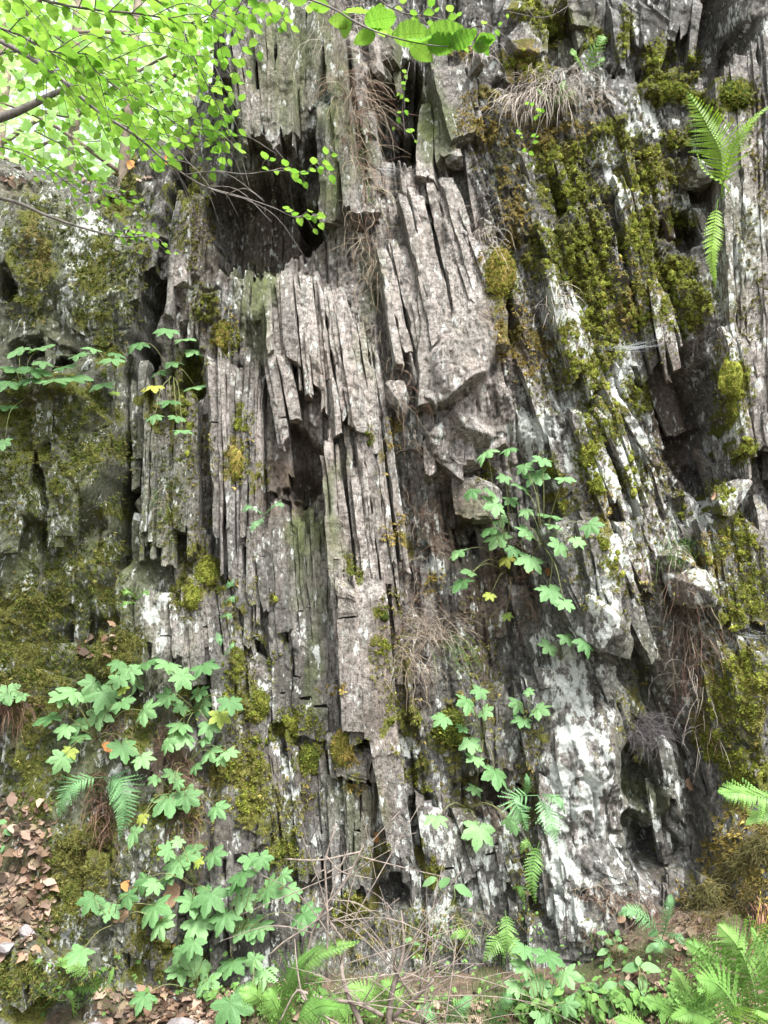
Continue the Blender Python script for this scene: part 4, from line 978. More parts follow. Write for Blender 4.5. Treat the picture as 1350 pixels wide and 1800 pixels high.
palm_plant((895, 1010), [(852, 797, 48), (893, 790, 44), (827, 867, 44), (862, 865, 36), (867, 887, 62), (880, 913, 40), (858, 933, 56), (873, 947, 52), (803, 973, 48), (808, 1027, 58), (823, 1005, 40), (860, 1047, 26, 1), (890, 983, 34, 1), (892, 1083, 24, 1), (900, 880, 36), (886, 840, 30)], 'tall plant with small yellow leaves hanging beneath the big pale block', 15, .16)
palm_plant((955, 960), [(953, 810, 46), (922, 822, 36), (943, 838, 56), (917, 855, 46), (995, 842, 48), (967, 907, 46), (975, 925, 40), (923, 935, 50), (982, 962, 50), (932, 987, 64), (1040, 925, 44), (1017, 953, 40), (970, 1041, 62), (995, 1062, 40), (925, 900, 36), (902, 968, 30)], 'tall plant in front of the pale leaning slabs right of the big block', 16, .16)
palm_plant((985, 1160), [(963, 1138, 46), (997, 1123, 44), (1030, 1133, 48)], 'three leaved plant under the pointed white-crusted slab', 17)
palm_plant((850, 1300), [(775, 1264, 46), (822, 1237, 50), (855, 1252, 36), (843, 1217, 36), (827, 1307, 52), (837, 1335, 44), (873, 1363, 62), (835, 1388, 34), (812, 1280, 26)], 'upright plant right of the drooping dry grass', 18)
palm_plant((920, 1275), [(910, 1240, 44), (950, 1247, 52), (917, 1267, 40), (930, 1215, 26)], 'three leaved plant left of the rough white rock face', 19)
palm_plant((820, 1420), [(767, 1440, 44), (842, 1463, 60), (895, 1443, 36), (905, 1455, 30)], 'sparse plant on arching stalks under the dark ledge', 20, .12)
palm_plant((950, 1790), [(922, 1670, 46), (965, 1683, 56), (943, 1730, 60), (970, 1748, 54), (920, 1700, 40), (997, 1717, 50), (957, 1793, 56), (1000, 1770, 44), (905, 1735, 40)], 'plant at the bottom edge below the rough white rock', 21, .16)

# ---- small plants with plain oval leaves
def oval_plant(root, leaves, label, seed, rise=.03):
    r = random.Random(seed); loc, nor = seat(*root); e = empty('small_plant', loc); tag(e, label, 'plant', 'small oval leaved plants')
    for px, py, s_, dx, dy in leaves:
        l2, _ = seat(px, py); y = min(l2.y-.03, loc.y-.005); p = at(px, py, y); s = s_*(y-CAMY)/F
        T = Vector((dx, -.25, -dy)).normalized(); Nn = Vector((r.uniform(-.3, .3), -.7, .8)).normalized(); T = (T-Nn*T.dot(Nn)).normalized()
        leafobj(OVAT[r.randrange(3)], M_PALM, e, p-T*s*.4, T, Nn, s)
        P = smoothline([loc, (loc+p)*.5+Vector((0, -.02, .01)), p-T*s*.4], 7); V, Fs = tubegeo(P, .0012, 4); mb = MB(); mb.add(V, Fs); child('stalk', mb.mesh('stalk'), M_STALK, e)
oval_plant((785, 1600), [(757, 1548, 28, -1, .2), (780, 1552, 30, .2, -1), (812, 1563, 36, 1, .3)], 'three leaved seedling in front of a pale slab tip', 1)
oval_plant((1130, 1760), [(1113, 1700, 32, -1, .1), (1140, 1700, 34, 1, .1), (1130, 1727, 34, -.2, 1), (1108, 1733, 30, 1, .3), (1122, 1690, 20, 0, -1)], 'upright oval leaved plant at the foot of the brown rock left of the large fern', 2)
oval_plant((1085, 1770), [(1073, 1733, 32, -1, .2), (1090, 1747, 34, .2, 1), (1096, 1728, 22, .8, -.4), (1063, 1755, 24, -1, .6), (1075, 1775, 22, -.5, 1)], 'low oval leaved plant left of the upright one at the foot of the rock', 3)
oval_plant((1030, 1760), [(1018, 1720, 28, -.6, -.8), (1045, 1735, 30, 1, .2), (1025, 1740, 26, -1, .4), (1010, 1752, 22, -1, 1)], 'oval leaved plant beside the lowest palmate plant', 4)
oval_plant((1080, 1690), [(1060, 1640, 18, -1, -.5), (1070, 1655, 20, 1, 0), (1085, 1650, 20, 1, -.6), (1062, 1672, 22, -1, .3), (1092, 1665, 18, 1, .2), (1070, 1690, 22, -.6, .6), (1085, 1640, 16, .3, -1)], 'tiny bright plant against the brown rock under the white face', 5)
oval_plant((8, 1480), [(3, 1445, 22, -1, 0), (12, 1462, 20, 1, .4), (5, 1490, 14, 0, 1)], 'small dark plant beside a dead leaf at the left edge', 6)
oval_plant((725, 1670), [(718, 1652, 16, -1, 0), (728, 1657, 14, 1, 0)], 'tiny seedling among the dead twigs', 7)
oval_plant((1160, 1690), [(1150, 1640, 20, -1, 0), (1168, 1660, 20, 1, .3), (1145, 1665, 22, -1, .5)], 'small plant beneath the little forked fern', 8)
oval_plant((1205, 1790), [(1195, 1762, 26, -1, 0), (1215, 1775, 22, 1, .2)], 'low plant at the base of the large fern', 9)

# ---- ferns: fronds along pixel paths
def frond_geo(mb, P, width, Nn, tip=.15, m=7, n=24, seed=0, stem=.12):
    r = random.Random(seed); P = smoothline(P, n+8); Nn = np.array(Nn, float); Nn /= np.linalg.norm(Nn)
    T = np.gradient(P, axis=0); T /= np.linalg.norm(T, axis=1)[:, None]
    V, Fs = tubegeo(P, np.linspace(.0018, .0006, len(P)), 4); mb.add(V, Fs)
    L = np.linalg.norm(np.diff(P, axis=0), axis=1).sum()
    for i in range(n):
        t = stem+(1-stem)*(i+.5)/n; q = t*(len(P)-1); k0 = int(q); f = q-k0; k1 = min(k0+1, len(P)-1)
        p = P[k0]*(1-f)+P[k1]*f; tt = T[k0]; S = np.cross(tt, Nn); S /= np.linalg.norm(S)+1e-9; NN = np.cross(S, tt)
        u = (t-stem)/(1-stem); ln = width/2*(min(1, .45+2.0*u) if u < .28 else (1-u)/(1-.28))**.85*r.uniform(.82, 1.08)
        if ln < .003: ln = .003
        pw = (1-stem)*L/n*1.05
        for sg in (-1, 1):
            ang = .30+.5*u+r.uniform(-.08, .08)
            D = S*sg*math.cos(ang)+tt*math.sin(ang); D = D-NN*(.22+r.uniform(-.16, .16)); D /= np.linalg.norm(D); W = np.cross(NN, D)
            vs = []; fs = []
            for j in range(m):
                a = j/m; w_ = pw*.78*(1-a*.75)*(1.1 if j else .8); c = p+D*ln*a-NN*ln*.18*a*a; c2 = p+D*ln*(a+.85/m); e_ = p+D*ln*(a+1.25/m)
                b = len(vs); vs += [c, c+W*w_*.5+D*ln*.35/m+NN*w_*.1, e_+W*w_*.42-NN*ln*.03, c2, c-W*w_*.5+D*ln*.35/m+NN*w_*.1, e_-W*w_*.42-NN*ln*.03]
                fs += [(b, b+1, b+2, b+3), (b, b+3, b+5, b+4)]
            mb.add(vs, [np.array(fs)])
def fern(root, fronds, label, mat, seed, depth=None, group='ferns growing on and below the rock'):
    loc, nor = seat(*root) if depth is None else (at(root[0], root[1], depth), None)
    e = empty('fern', loc); tag(e, label, 'fern', group)
    for fi, (path, wd, N_) in enumerate(fronds):
        n_ = len(path); pts = []
        for i, q in enumerate(path):
            if len(q) == 3: y = q[2]
            else:
                l2, _ = seat(q[0], q[1]); y = min(l2.y-.02, loc.y-.02-.10*math.sin(math.pi*min(1, (i+.3)/n_)*.8))
            pts.append(at(q[0], q[1], y))
        sc = (pts[1].y-CAMY)/F; mb = MB()
        Lp = sum(math.hypot(path[i+1][0]-path[i][0], path[i+1][1]-path[i][1]) for i in range(n_-1))
        frond_geo(mb, pts, wd*sc, N_, n=int(min(30, max(12, Lp/6))), m=10 if wd > 95 else (7 if wd > 60 else 5), seed=seed*10+fi)
        child('frond', mb.mesh('frond'), mat, e)
    return e
fern((182, 1366), [([(182, 1366), (140, 1372), (112, 1398), (102, 1440)], 74, (-.2, -.7, .7)), ([(182, 1366), (210, 1372), (222, 1410), (220, 1462)], 82, (.2, -.8, .6)), ([(182, 1366), (205, 1400), (212, 1440), (210, 1480)], 30, (.2, -.8, .6))], 'fern with two blue-green fronds spreading like wings over the mossy block', M_FERNB, 1)
fern((955, 1395), [([(945, 1398), (905, 1402), (915, 1430), (928, 1462)], 62, (-.2, -.8, .6)), ([(945, 1398), (960, 1425), (972, 1455), (980, 1488)], 54, (.2, -.8, .6)), ([(950, 1395), (965, 1398), (985, 1410), (993, 1432)], 36, (.1, -.6, .8)), ([(925, 1400), (928, 1380), (925, 1360)], 24, (0, -1, .3))], 'fern hanging at the left edge of the rough white rock', M_FERNB, 2)
fern((945, 1485), [([(948, 1480), (940, 1510), (935, 1550), (942, 1590)], 40, (-.1, -.9, .4)), ([(940, 1500), (925, 1480), (915, 1500)], 22, (0, -.8, .5))], 'narrow hanging fern frond below the bluish fern on the white rock', M_FERN, 3)
fern((885, 1605), [([(888, 1600), (892, 1640), (885, 1690)], 40, (0, -.9, .4)), ([(888, 1640), (870, 1660), (850, 1690)], 44, (-.2, -.8, .5)), ([(888, 1640), (905, 1665), (900, 1710)], 36, (.2, -.8, .5)), ([(900, 1560), (915, 1560), (922, 1590)], 26, (.2, -.8, .5)), ([(840, 1660), (815, 1640), (790, 1650)], 30, (0, -.8, .6))], 'shaded fern on the wall above the tangled twigs', M_FERN, 4)
fern((1165, 1650), [([(1163, 1655), (1140, 1618), (1110, 1600), (1086, 1608)], 44, (-.2, -.7, .7)), ([(1163, 1655), (1172, 1620), (1178, 1590), (1180, 1572)], 40, (.2, -.8, .5)), ([(1163, 1640), (1158, 1660), (1150, 1675)], 30, (0, -.9, .4)), ([(1170, 1640), (1190, 1645), (1210, 1665)], 26, (0, -.8, .6))], 'small forked fern on the soil below the dark hollow', M_FERNB, 5)
fern((1330, 1830), [([(1330, 1830, -.75), (1325, 1740, -.85), (1300, 1670, -.9), (1262, 1625, -.92)], 190, (-.3, -.8, .5)), ([(1340, 1830, -.7), (1350, 1740, -.8), (1345, 1680, -.85), (1320, 1630, -.9)], 160, (.2, -.8, .5)),
   ([(1310, 1830, -.8), (1290, 1770, -.95), (1260, 1730, -1.0), (1225, 1720, -1.05)], 170, (-.3, -.7, .6)), ([(1300, 1840, -.8), (1260, 1800, -.95), (1220, 1780, -1.0), (1180, 1790, -1.05)], 100, (-.3, -.7, .6)),
   ([(1335, 1830, -.8), (1360, 1770, -.9), (1390, 1720, -.95), (1430, 1700, -1.)], 130, (.3, -.7, .6)), ([(1300, 1830, -.7), (1280, 1740, -.75), (1240, 1680, -.8), (1205, 1655, -.8)], 110, (-.3, -.7, .6)), ([(1320, 1840, -.9), (1330, 1800, -1.1), (1340, 1780, -1.2), (1345, 1790, -1.25)], 110, (0, -.6, .8))], 'large green fern filling the bottom right corner', M_FERN, 6, -.72)
fern((1215, 1840), [([(1215, 1840, -.6), (1190, 1790, -.7), (1160, 1765, -.75), (1130, 1755, -.75)], 60, (-.2, -.7, .7)), ([(1215, 1840, -.6), (1215, 1780, -.7), (1200, 1730, -.72), (1180, 1700, -.72)], 56, (-.2, -.7, .7)), ([(1200, 1850, -.6), (1150, 1820, -.75), (1110, 1800, -.8), (1080, 1790, -.8)], 60, (-.2, -.7, .7)), ([(1220, 1840, -.6), (1245, 1780, -.7), (1250, 1720, -.7)], 56, (.2, -.7, .7))], 'loose paler fern left of the large corner fern', M_FERN, 7, -.55)
fern((1430, 1430), [([(1430, 1440, -.5), (1370, 1410, -.6), (1310, 1395, -.65), (1262, 1392, -.66)], 120, (-.2, -.6, .8)), ([(1430, 1450, -.5), (1380, 1430, -.6), (1340, 1430, -.62), (1310, 1450, -.64)], 60, (-.2, -.7, .7))], 'bright fern frond reaching in from the right edge above the brown moss', M_FERN, 8, -.5)
fern((1268, 345), [([(1268, 345), (1268, 275), (1243, 220), (1208, 160)], 118, (-.5, -.75, .45)), ([(1268, 345, -.24), (1285, 270, -.36), (1318, 215, -.42), (1362, 178, -.44)], 46, (.1, -.7, .7)), ([(1262, 350), (1256, 400), (1252, 450), (1258, 505)], 44, (-.2, -.9, .3)), ([(1266, 350), (1280, 330), (1240, 300), (1225, 270)], 20, (0, -.8, .5))], 'bright fern with a broad raised frond on the mossy right face', M_FERNY, 9)
fern((400, 1030), [([(400, 1020), (405, 1030), (410, 1018)], 18, (0, -.8, .6)), ([(392, 1060), (405, 1050), (412, 1058)], 22, (0, -.8, .6)), ([(385, 1085), (398, 1080), (408, 1086)], 22, (0, -.8, .6)), ([(380, 1110), (385, 1122), (388, 1135)], 20, (0, -.8, .6)), ([(395, 1150), (402, 1140), (412, 1130)], 26, (0, -.8, .6))], 'tiny fern in the dark groove of the thin beds', M_FERNB, 10)
fern((1030, 130), [([(1030, 130), (1040, 95), (1055, 70), (1060, 60)], 50, (0, -.8, .5)), ([(1030, 130), (1015, 100), (1005, 85)], 40, (0, -.8, .5)), ([(1030, 125), (1050, 110), (1062, 100)], 36, (0, -.8, .5))], 'dim fern in the shaded notch at the top right', M_FERN, 11)
fern((975, 185), [([(975, 190), (985, 160), (992, 140)], 40, (0, -.7, .6)), ([(975, 190), (955, 165), (945, 155)], 30, (0, -.7, .6)), ([(980, 185), (1000, 165), (1008, 160)], 30, (0, -.7, .6))], 'small fern on the ledge above the hanging dry grass', M_FERN, 12)
fern((175, 1745), [([(175, 1745), (150, 1710), (120, 1692), (95, 1695)], 40, (0, -.7, .6)), ([(175, 1745), (165, 1720), (172, 1700)], 36, (0, -.7, .6)), ([(130, 1790), (125, 1760), (122, 1742)], 34, (0, -.8, .5)), ([(170, 1740), (140, 1735), (110, 1745)], 30, (0, -.7, .6)), ([(175, 1745), (190, 1725), (200, 1700)], 26, (0, -.7, .6))], 'small fern below the mossy block near the leaf litter', M_FERN, 13)
fern((240, 1050), [([(240, 1055), (228, 1040), (215, 1040)], 26, (0, -.7, .6)), ([(240, 1055), (252, 1040), (262, 1045)], 24, (0, -.7, .6)), ([(240, 1060), (225, 1058), (212, 1066)], 22, (0, -.7, .6))], 'small pale fern at the lower end of the dark crack', M_FERN, 14)
fern((500, 1840), [([(500, 1840, -.75), (510, 1740, -.85), (555, 1680, -.92), (632, 1655, -.96)], 100, (.2, -.7, .7)), ([(490, 1840, -.75), (500, 1760, -.85), (520, 1700, -.9), (560, 1662, -.92)], 46, (0, -.8, .6)), ([(490, 1840, -.8), (470, 1780, -.9), (450, 1750, -.95), (420, 1740, -.95)], 80, (-.2, -.7, .7)), ([(500, 1850, -.8), (520, 1800, -1.), (560, 1770, -1.05), (600, 1770, -1.1)], 90, (.2, -.7, .7)), ([(480, 1850, -.8), (490, 1790, -.95), (480, 1760, -1.), (470, 1740, -1.)], 80, (0, -.7, .7))], 'pale green fern arching over the dead twigs at the bottom', M_FERN, 15, -.72)
fern((680, 1850), [([(680, 1850, -.6), (660, 1780, -.7), (640, 1745, -.72), (600, 1735, -.74)], 90, (-.1, -.7, .7)), ([(690, 1850, -.6), (700, 1780, -.7), (690, 1740, -.72), (670, 1725, -.74)], 70, (0, -.7, .7)), ([(640, 1850, -.65), (610, 1800, -.75), (590, 1770, -.78), (560, 1765, -.78)], 70, (0, -.7, .7))], 'low fern fronds behind the forked bare stem', M_FERN, 16, -.58)
fern((780, 1830), [([(780, 1830, -.5), (800, 1780, -.6), (830, 1750, -.62)], 60, (0, -.7, .7)), ([(780, 1830, -.5), (760, 1790, -.6), (740, 1770, -.62)], 60, (0, -.7, .7)), ([(860, 1830, -.5), (880, 1770, -.6), (900, 1750, -.62)], 50, (0, -.7, .7)), ([(450, 905, -.09), (470, 890, -.12), (495, 898, -.12)], 5, (0, -.7, .7))][:3], 'shaded low fern behind the tangle of thin twigs', M_FERNB, 17, -.45)
fern((465, 905), [([(465, 905), (440, 890), (425, 900)], 26, (0, -.7, .7)), ([(465, 905), (485, 885), (500, 890)], 28, (0, -.7, .7)), ([(465, 910), (450, 920), (438, 935)], 24, (0, -.8, .5))], 'dark small fern on the thin beds left of the stepped hollow', M_FERNB, 18)
print('plants', time.time()-T0)

# ---- beech branches
def branch(path, radii, label, seed, twigs=14, tw_len=(.12, .26), leaf=.042, maxleaves=300, nleafrow=7, bare=0., pts3=None, mesh=BEECH, mat=None, side=None, cat='branch', name='beech_branch', flat=.35, region_ok=None):
    r = random.Random(seed); P = smoothline([at(*q) for q in path], 40); R = np.interp(np.linspace(0, 1, 40), np.linspace(0, 1, len(radii)), radii)
    loc = Vector(P[0]); e = empty(name, loc); tag(e, label, cat, 'leafy branches hanging in front of the rock')
    mb = MB(); V, Fs = tubegeo(P, R, 7); mb.add(V, Fs); child('stem', mb.mesh('stem'), M_BARK, e, True)
    cnt = 0
    for i in range(twigs):
        t = bare+(1-bare)*(i+r.random()*.8)/twigs; k0 = min(38, int(t*39)); p = Vector(P[k0]); T = Vector(P[k0+1]-P[k0]).normalized()
        sgn = 1 if i % 2 else -1
        S = Vector((-T.z, 0, T.x)); S = (T*r.uniform(.5, 1.1)+Vector((T.y*-1, T.x, 0)).normalized()*sgn*r.uniform(.5, 1)+Vector((r.uniform(-.35, .35), 0, r.uniform(-.28, .2)))).normalized()
        L = r.uniform(*tw_len)
        q1 = p+S*L*.5+Vector((0, 0, .012)); q2 = p+S*L+Vector((0, 0, -.05*L/.2))
        Q = smoothline([p, q1, q2], 9); mb = MB(); V, Fs = tubegeo(Q, np.linspace(.0016, .0007, 9), 4); mb.add(V, Fs); tw = child('twig', mb.mesh('twig'), M_BARK, e)
        nl = max(2, int(L/.032))
        for j in range(nl+1):
            if cnt >= maxleaves: break
            u = (j+.4)/(nl+.4); kk = min(7, int(u*8)); b = Vector(Q[kk]+(Q[min(8, kk+1)]-Q[kk])*(u*8-kk)); D = Vector(Q[min(8, kk+1)]-Q[kk]).normalized()
            s2 = 1 if j % 2 else -1
            Nn = Vector((r.uniform(-flat, flat), r.uniform(-flat, flat)+.28, 1)).normalized()
            Sd = D.cross(Nn).normalized()*s2
            A_ = (D*(.75 if j < nl else 1)+Sd*(1 if j < nl else 0)+Vector((0, 0, r.uniform(-.3, .1)))).normalized(); A_ = (A_-Nn*A_.dot(Nn)).normalized()
            sx, sy = proj(b.x, b.y, b.z)
            if region_ok and not region_ok(sx, sy): continue
            leafobj(mesh[r.randrange(len(mesh))], mat or M_BEECH, e, b, A_, Nn, leaf*r.uniform(.6, 1.1)*(1-.25*u)); cnt += 1
    return e
edge = lambda x, y: y < 330-.18*x+ (20*math.sin(x*.05)) and (x < 395 or y < 40)
branch([(-60, 40, -1.0), (60, 105, -1.05), (115, 145, -1.1), (165, 190, -1.1), (240, 240, -1.1), (300, 290, -1.05), (365, 330, -1.0), (440, 352, -.95)], [.008, .007, .005, .0035, .0022, .0012], 'main dark beech branch slanting down from the left edge to the hollow', 1, 24, bare=.05, region_ok=edge)
branch([(25, -20, -.9), (72, 70, -.95), (82, 108, -.95), (130, 160, -.9), (210, 210, -.9), (280, 250, -.85)], [.004, .003, .0025, .002, .001], 'thin beech branch curving down from the top left corner', 2, 26, region_ok=edge)
branch([(60, 35, -.75), (130, 90, -.75), (200, 150, -.7), (270, 190, -.7), (330, 230, -.65), (400, 262, -.6)], [.0035, .003, .002, .001], 'thin beech branch running parallel above the main one', 3, 28, region_ok=edge)
branch([(-40, -30, -1.25), (120, 10, -1.3), (250, 25, -1.3), (360, 40, -1.25), (470, 5, -1.2)], [.004, .003, .002, .001], 'leafy beech spray along the top edge', 4, 30, region_ok=lambda x, y: y < 150 and x < 500)
branch([(200, -40, -.8), (300, 20, -.8), (345, 110, -.75), (380, 180, -.7), (405, 240, -.65)], [.004, .003, .002, .001], 'beech spray hanging beside the tall column', 5, 22, region_ok=lambda x, y: x < 425 and y < 310)
branch([(-60, 110, -.5), (40, 90, -.5), (140, 120, -.45), (230, 140, -.4), (320, 170, -.4)], [.004, .003, .002, .001], 'further beech spray behind the main branch', 6, 26, region_ok=edge, leaf=.036)
branch([(-60, 30, -1.5), (30, 60, -1.5), (90, 90, -1.5), (150, 95, -1.45), (220, 110, -1.4)], [.003, .0025, .002, .001], 'near beech spray at the upper left', 7, 20, region_ok=edge)
branch([(60, 230, -.6), (120, 262, -.6), (150, 300, -.6), (190, 340, -.6), (215, 352, -.6)], [.0025, .002, .0015, .001], 'drooping leafy twig in front of the mossy crest', 8, 14, (.08, .14), leaf=.036)
branch([(-40, 340, -.8), (30, 356, -.8), (80, 378, -.8), (150, 402, -.8), (210, 416, -.8), (248, 416, -.8)], [.006, .0055, .004, .003, .0015], 'pale bare branch with a few leaves at its tip over the left rock', 9, 6, (.05, .12), bare=.75, leaf=.034)
branch([(380, 300, -.7), (430, 306, -.7), (480, 300, -.7), (540, 302, -.7), (575, 285, -.7)], [.002, .0018, .0014, .0008], 'short leafy spray in front of the dark hollow, upper one', 10, 7, (.04, .09), leaf=.042, bare=.35)
branch([(365, 330, -.9), (430, 348, -.9), (480, 365, -.9), (520, 382, -.9), (560, 378, -.9)], [.0022, .0018, .0012, .0008], 'thin leafy twig in front of the dark hollow, lower one', 11, 4, (.03, .07), leaf=.038, bare=.6)
branch([(-40, 220, -.7), (20, 200, -.7), (60, 182, -.7), (105, 160, -.7), (150, 148, -.7)], [.016, .014, .012, .009, .004], 'thick grey broken branch entering from the left edge', 12, 5, (.1, .2), bare=.5)
branch([(-30, 250, -.5), (40, 270, -.5), (90, 300, -.5), (130, 330, -.5)], [.003, .002, .0015, .001], 'low beech spray over the crest at the left edge', 13, 14, (.08, .18), leaf=.034)
# the near spray at the top centre, leaf by leaf
r = random.Random(60)
P0 = [(520, -10, -1.95), (585, 15, -1.95), (630, 42, -1.95), (680, 62, -1.95), (735, 76, -1.95), (790, 82, -1.92), (835, 80, -1.9)]
e = empty('beech_branch', at(*P0[0])); tag(e, 'nearest beech spray with the largest leaves at the top centre', 'branch', 'leafy branches hanging in front of the rock')
mb = MB(); V, Fs = tubegeo(smoothline([at(*q) for q in P0], 30), np.linspace(.0017, .0008, 30), 6); mb.add(V, Fs); child('stem', mb.mesh('stem'), M_BARK, e, True)
for (x, y, dx, dy, s, up) in [(600, 22, .4, -1, 66, .3), (560, 8, -.3, -1, 50, .3), (640, 40, 1, -.1, 76, .6), (660, 58, -.4, 1, 50, .8), (690, 62, .9, .5, 80, .5), (720, 74, .5, 1, 60, .8), (735, 76, .1, 1.1, 78, .4), (745, 76, 1, -.1, 84, .8), (750, 80, 1, .5, 74, .8), (790, 82, 1, -.3, 60, .9), (835, 80, 1, -.4, 44, 1), (835, 82, 1, .1, 44, 1), (830, 82, 1, .4, 36, 1), (620, 38, -.8, .4, 50, .8), (580, 14, -1, .5, 44, .8), (655, 50, .3, -1, 60, .4), (540, 0, -1, .3, 46, .9), (610, 30, .2, 1, 40, .8)]:
    yy = -1.93; p = at(x, y, yy); sc = (-CAMY+yy)/F
    T = Vector((dx, -.35, -dy)).normalized(); Nn = Vector((r.uniform(-.3, .3), (.55 if up > .45 else -.5)+r.uniform(-.2, .2), .85)).normalized(); T = (T-Nn*T.dot(Nn)).normalized()
    leafobj(BIGB[r.randrange(3)], M_BEECH, e, p, T, Nn, s*sc*.95)
branch([(640, -20, -1.3), (700, 20, -1.3), (760, 30, -1.3), (800, 45, -1.3), (840, 60, -1.3)], [.002, .0016, .001], 'thinner beech spray just behind the largest leaves', 14, 10, (.05, .12), leaf=.034, region_ok=lambda x, y: y < 90 and x < 890)
branch([(720, 110, -.45), (712, 150, -.45), (708, 190, -.42), (712, 240, -.4)], [.0012, .001, .0008], 'little hanging twig in front of the dark upper recess', 15, 5, (.03, .06), leaf=.03)
branch([(360, -20, -1.0), (420, 10, -1.), (470, 20, -1.), (510, 40, -1.0)], [.003, .002, .001], 'short beech spray at the top left of the columns', 16, 10, (.05, .12), leaf=.036, region_ok=lambda x, y: y < 70)
branch([(900, 230, -.35), (930, 260, -.35), (950, 200, -.35), (930, 190, -.35)], [.001, .001, .0008], 'sprig of yellow green leaves over the pale dry grass', 17, 6, (.03, .06), leaf=.026)
branch([(1015, 0, -.5), (960, 30, -.5), (890, 20, -.5)], [.002, .0015, .001], 'small beech twig at the top edge right of centre', 18, 5, (.04, .07), leaf=.026, region_ok=lambda x, y: y < 60 and x < 900)
print('branches', time.time()-T0)

# ---- woods behind the crest
def far_tree(x, y, h, tr, lean, crown, label, seed):
    r = random.Random(seed); z0 = 3.2+max(0, y-.9)*.42
    e = empty('beech_tree', (x, y, z0)); tag(e, label, 'tree', 'young trees behind the crest')
    P = smoothline([(x, y, z0-.3), (x+lean*.4, y, z0+h*.4), (x+lean, y+.1, z0+h)], 16)
    mb = MB(); V, Fs = tubegeo(P, np.linspace(tr, tr*.4, 16), 9); mb.add(V, Fs); child('trunk', mb.mesh('trunk'), M_BARKW, e, True)
    vs = []; 
    for (cx, cz, rx, rz, n) in crown:
        for _ in range(n):
            a = r.uniform(0, 6.28); q = r.random()**.5
            c = Vector((x+cx+rx*q*math.cos(a), y+r.uniform(-1.2, 1.6), z0+cz+rz*q*math.sin(a)))
            Nn = Vector((r.uniform(-.6, .6), r.uniform(-.6, .6), 1)).normalized(); T = Vector((r.uniform(-1, 1), r.uniform(-1, 1), -.2)).normalized(); T = (T-Nn*T.dot(Nn)).normalized(); S = T.cross(Nn)
            s = r.uniform(.035, .06)
            vs += [c-T*s, c+S*s*.6, c+T*s, c-S*s*.6]
    vs = np.array([v[:] for v in vs]); me = fmesh('crown', vs, [np.arange(len(vs)).reshape(-1, 4)])
    o = child('crown', me, M_FAR, e)
    for k_ in range(8):
        t = r.uniform(.25, .95); p = P[int(t*15)]; d = np.array([r.choice((-1, 1))*r.uniform(.4, 1.4), r.uniform(-.5, .5), r.uniform(.0, .5)])
        mb = MB(); V, Fs = tubegeo(smoothline([p, p+d*.5+[0, 0, .08], p+d], 8), np.linspace(tr*.35, .004, 8), 5); mb.add(V, Fs); child('limb', mb.mesh('limb'), M_BARKW, e)
M_BARKW = bark_material('warm_bark', (.10, .075, .06), (.30, .24, .19), 14)
far_tree(-2.15, 2.2, 4.5, .05, -.15, [(0, 1.0, 1.5, 1.0, 900), (.4, 2.2, 1.6, 1.2, 900)], 'slim tree behind the crest nearest the left edge', 1)
far_tree(-1.65, 1.6, 3.5, .045, .1, [(0, .9, 1.2, .8, 700), (-.2, 1.8, 1.4, .9, 900)], 'slim brown trunk behind the crest left of the mossy knob', 2)
far_tree(-3.6, 3.8, 6, .09, .2, [(0, 1.6, 2.2, 1.6, 1700), (0, 3.4, 2.4, 1.6, 1700)], 'tree further up the slope with pale bright foliage', 3)
far_tree(-2.0, 5.2, 7, .10, -.3, [(0, 1.6, 2.4, 1.6, 1700), (0, 3.8, 2.6, 2.0, 1700)], 'broad tree higher on the slope behind the slim trunks', 4)
far_tree(-5.2, 6.0, 8, .12, .2, [(0, 2, 2.8, 2.0, 1500), (0, 4.5, 2.8, 2.2, 1500)], 'most distant tree at the far left of the slope', 5)

# the tree the near branches belong to: trunk left of the view, unseen crown added to shade the left rock
def overhead_tree():
    r = random.Random(9); e = empty('beech_tree', (-3.3, -1.6, 0)); tag(e, 'beech tree with an unseen crown that shades the left rock', 'tree')
    mb = MB(); V, Fs = tubegeo(smoothline([(-3.3, -1.6, -.3), (-3.2, -1.55, 2.5), (-2.9, -1.5, 5.6)], 16), np.linspace(.13, .06, 16), 10); mb.add(V, Fs); child('trunk', mb.mesh('trunk'), M_BARK, e, True)
    vs = []
    for _ in range(5200):
        c = Vector((r.uniform(-3.4, -.55), r.uniform(-2.6, -.75), r.uniform(4.45, 5.6)))
        if n3(c.x*2, c.y*2, c.z*2, 4) < -.12: continue
        Nn = Vector((r.uniform(-.5, .5), r.uniform(-.5, .5), 1)).normalized(); T = Vector((r.uniform(-1, 1), r.uniform(-1, 1), -.2)).normalized(); T = (T-Nn*T.dot(Nn)).normalized(); S = T.cross(Nn); s = r.uniform(.03, .05)
        vs += [c-T*s, c+S*s*.6, c+T*s, c-S*s*.6]
    vs = np.array([v[:] for v in vs]); child('crown', fmesh('crown', vs, [np.arange(len(vs)).reshape(-1, 4)]), M_BEECH, e)
    for k_ in range(7):
        p = np.array([-3.1, -1.55, r.uniform(3.6, 5.3)]); q = np.array([r.uniform(-2, -.8), r.uniform(-2.4, -.8), r.uniform(4.6, 5.4)])
        mb = MB(); V, Fs = tubegeo(smoothline([p, (p+q)/2+[0, 0, .2], q], 10), np.linspace(.04, .008, 10), 6); mb.add(V, Fs); child('limb', mb.mesh('limb'), M_BARK, e)
overhead_tree()
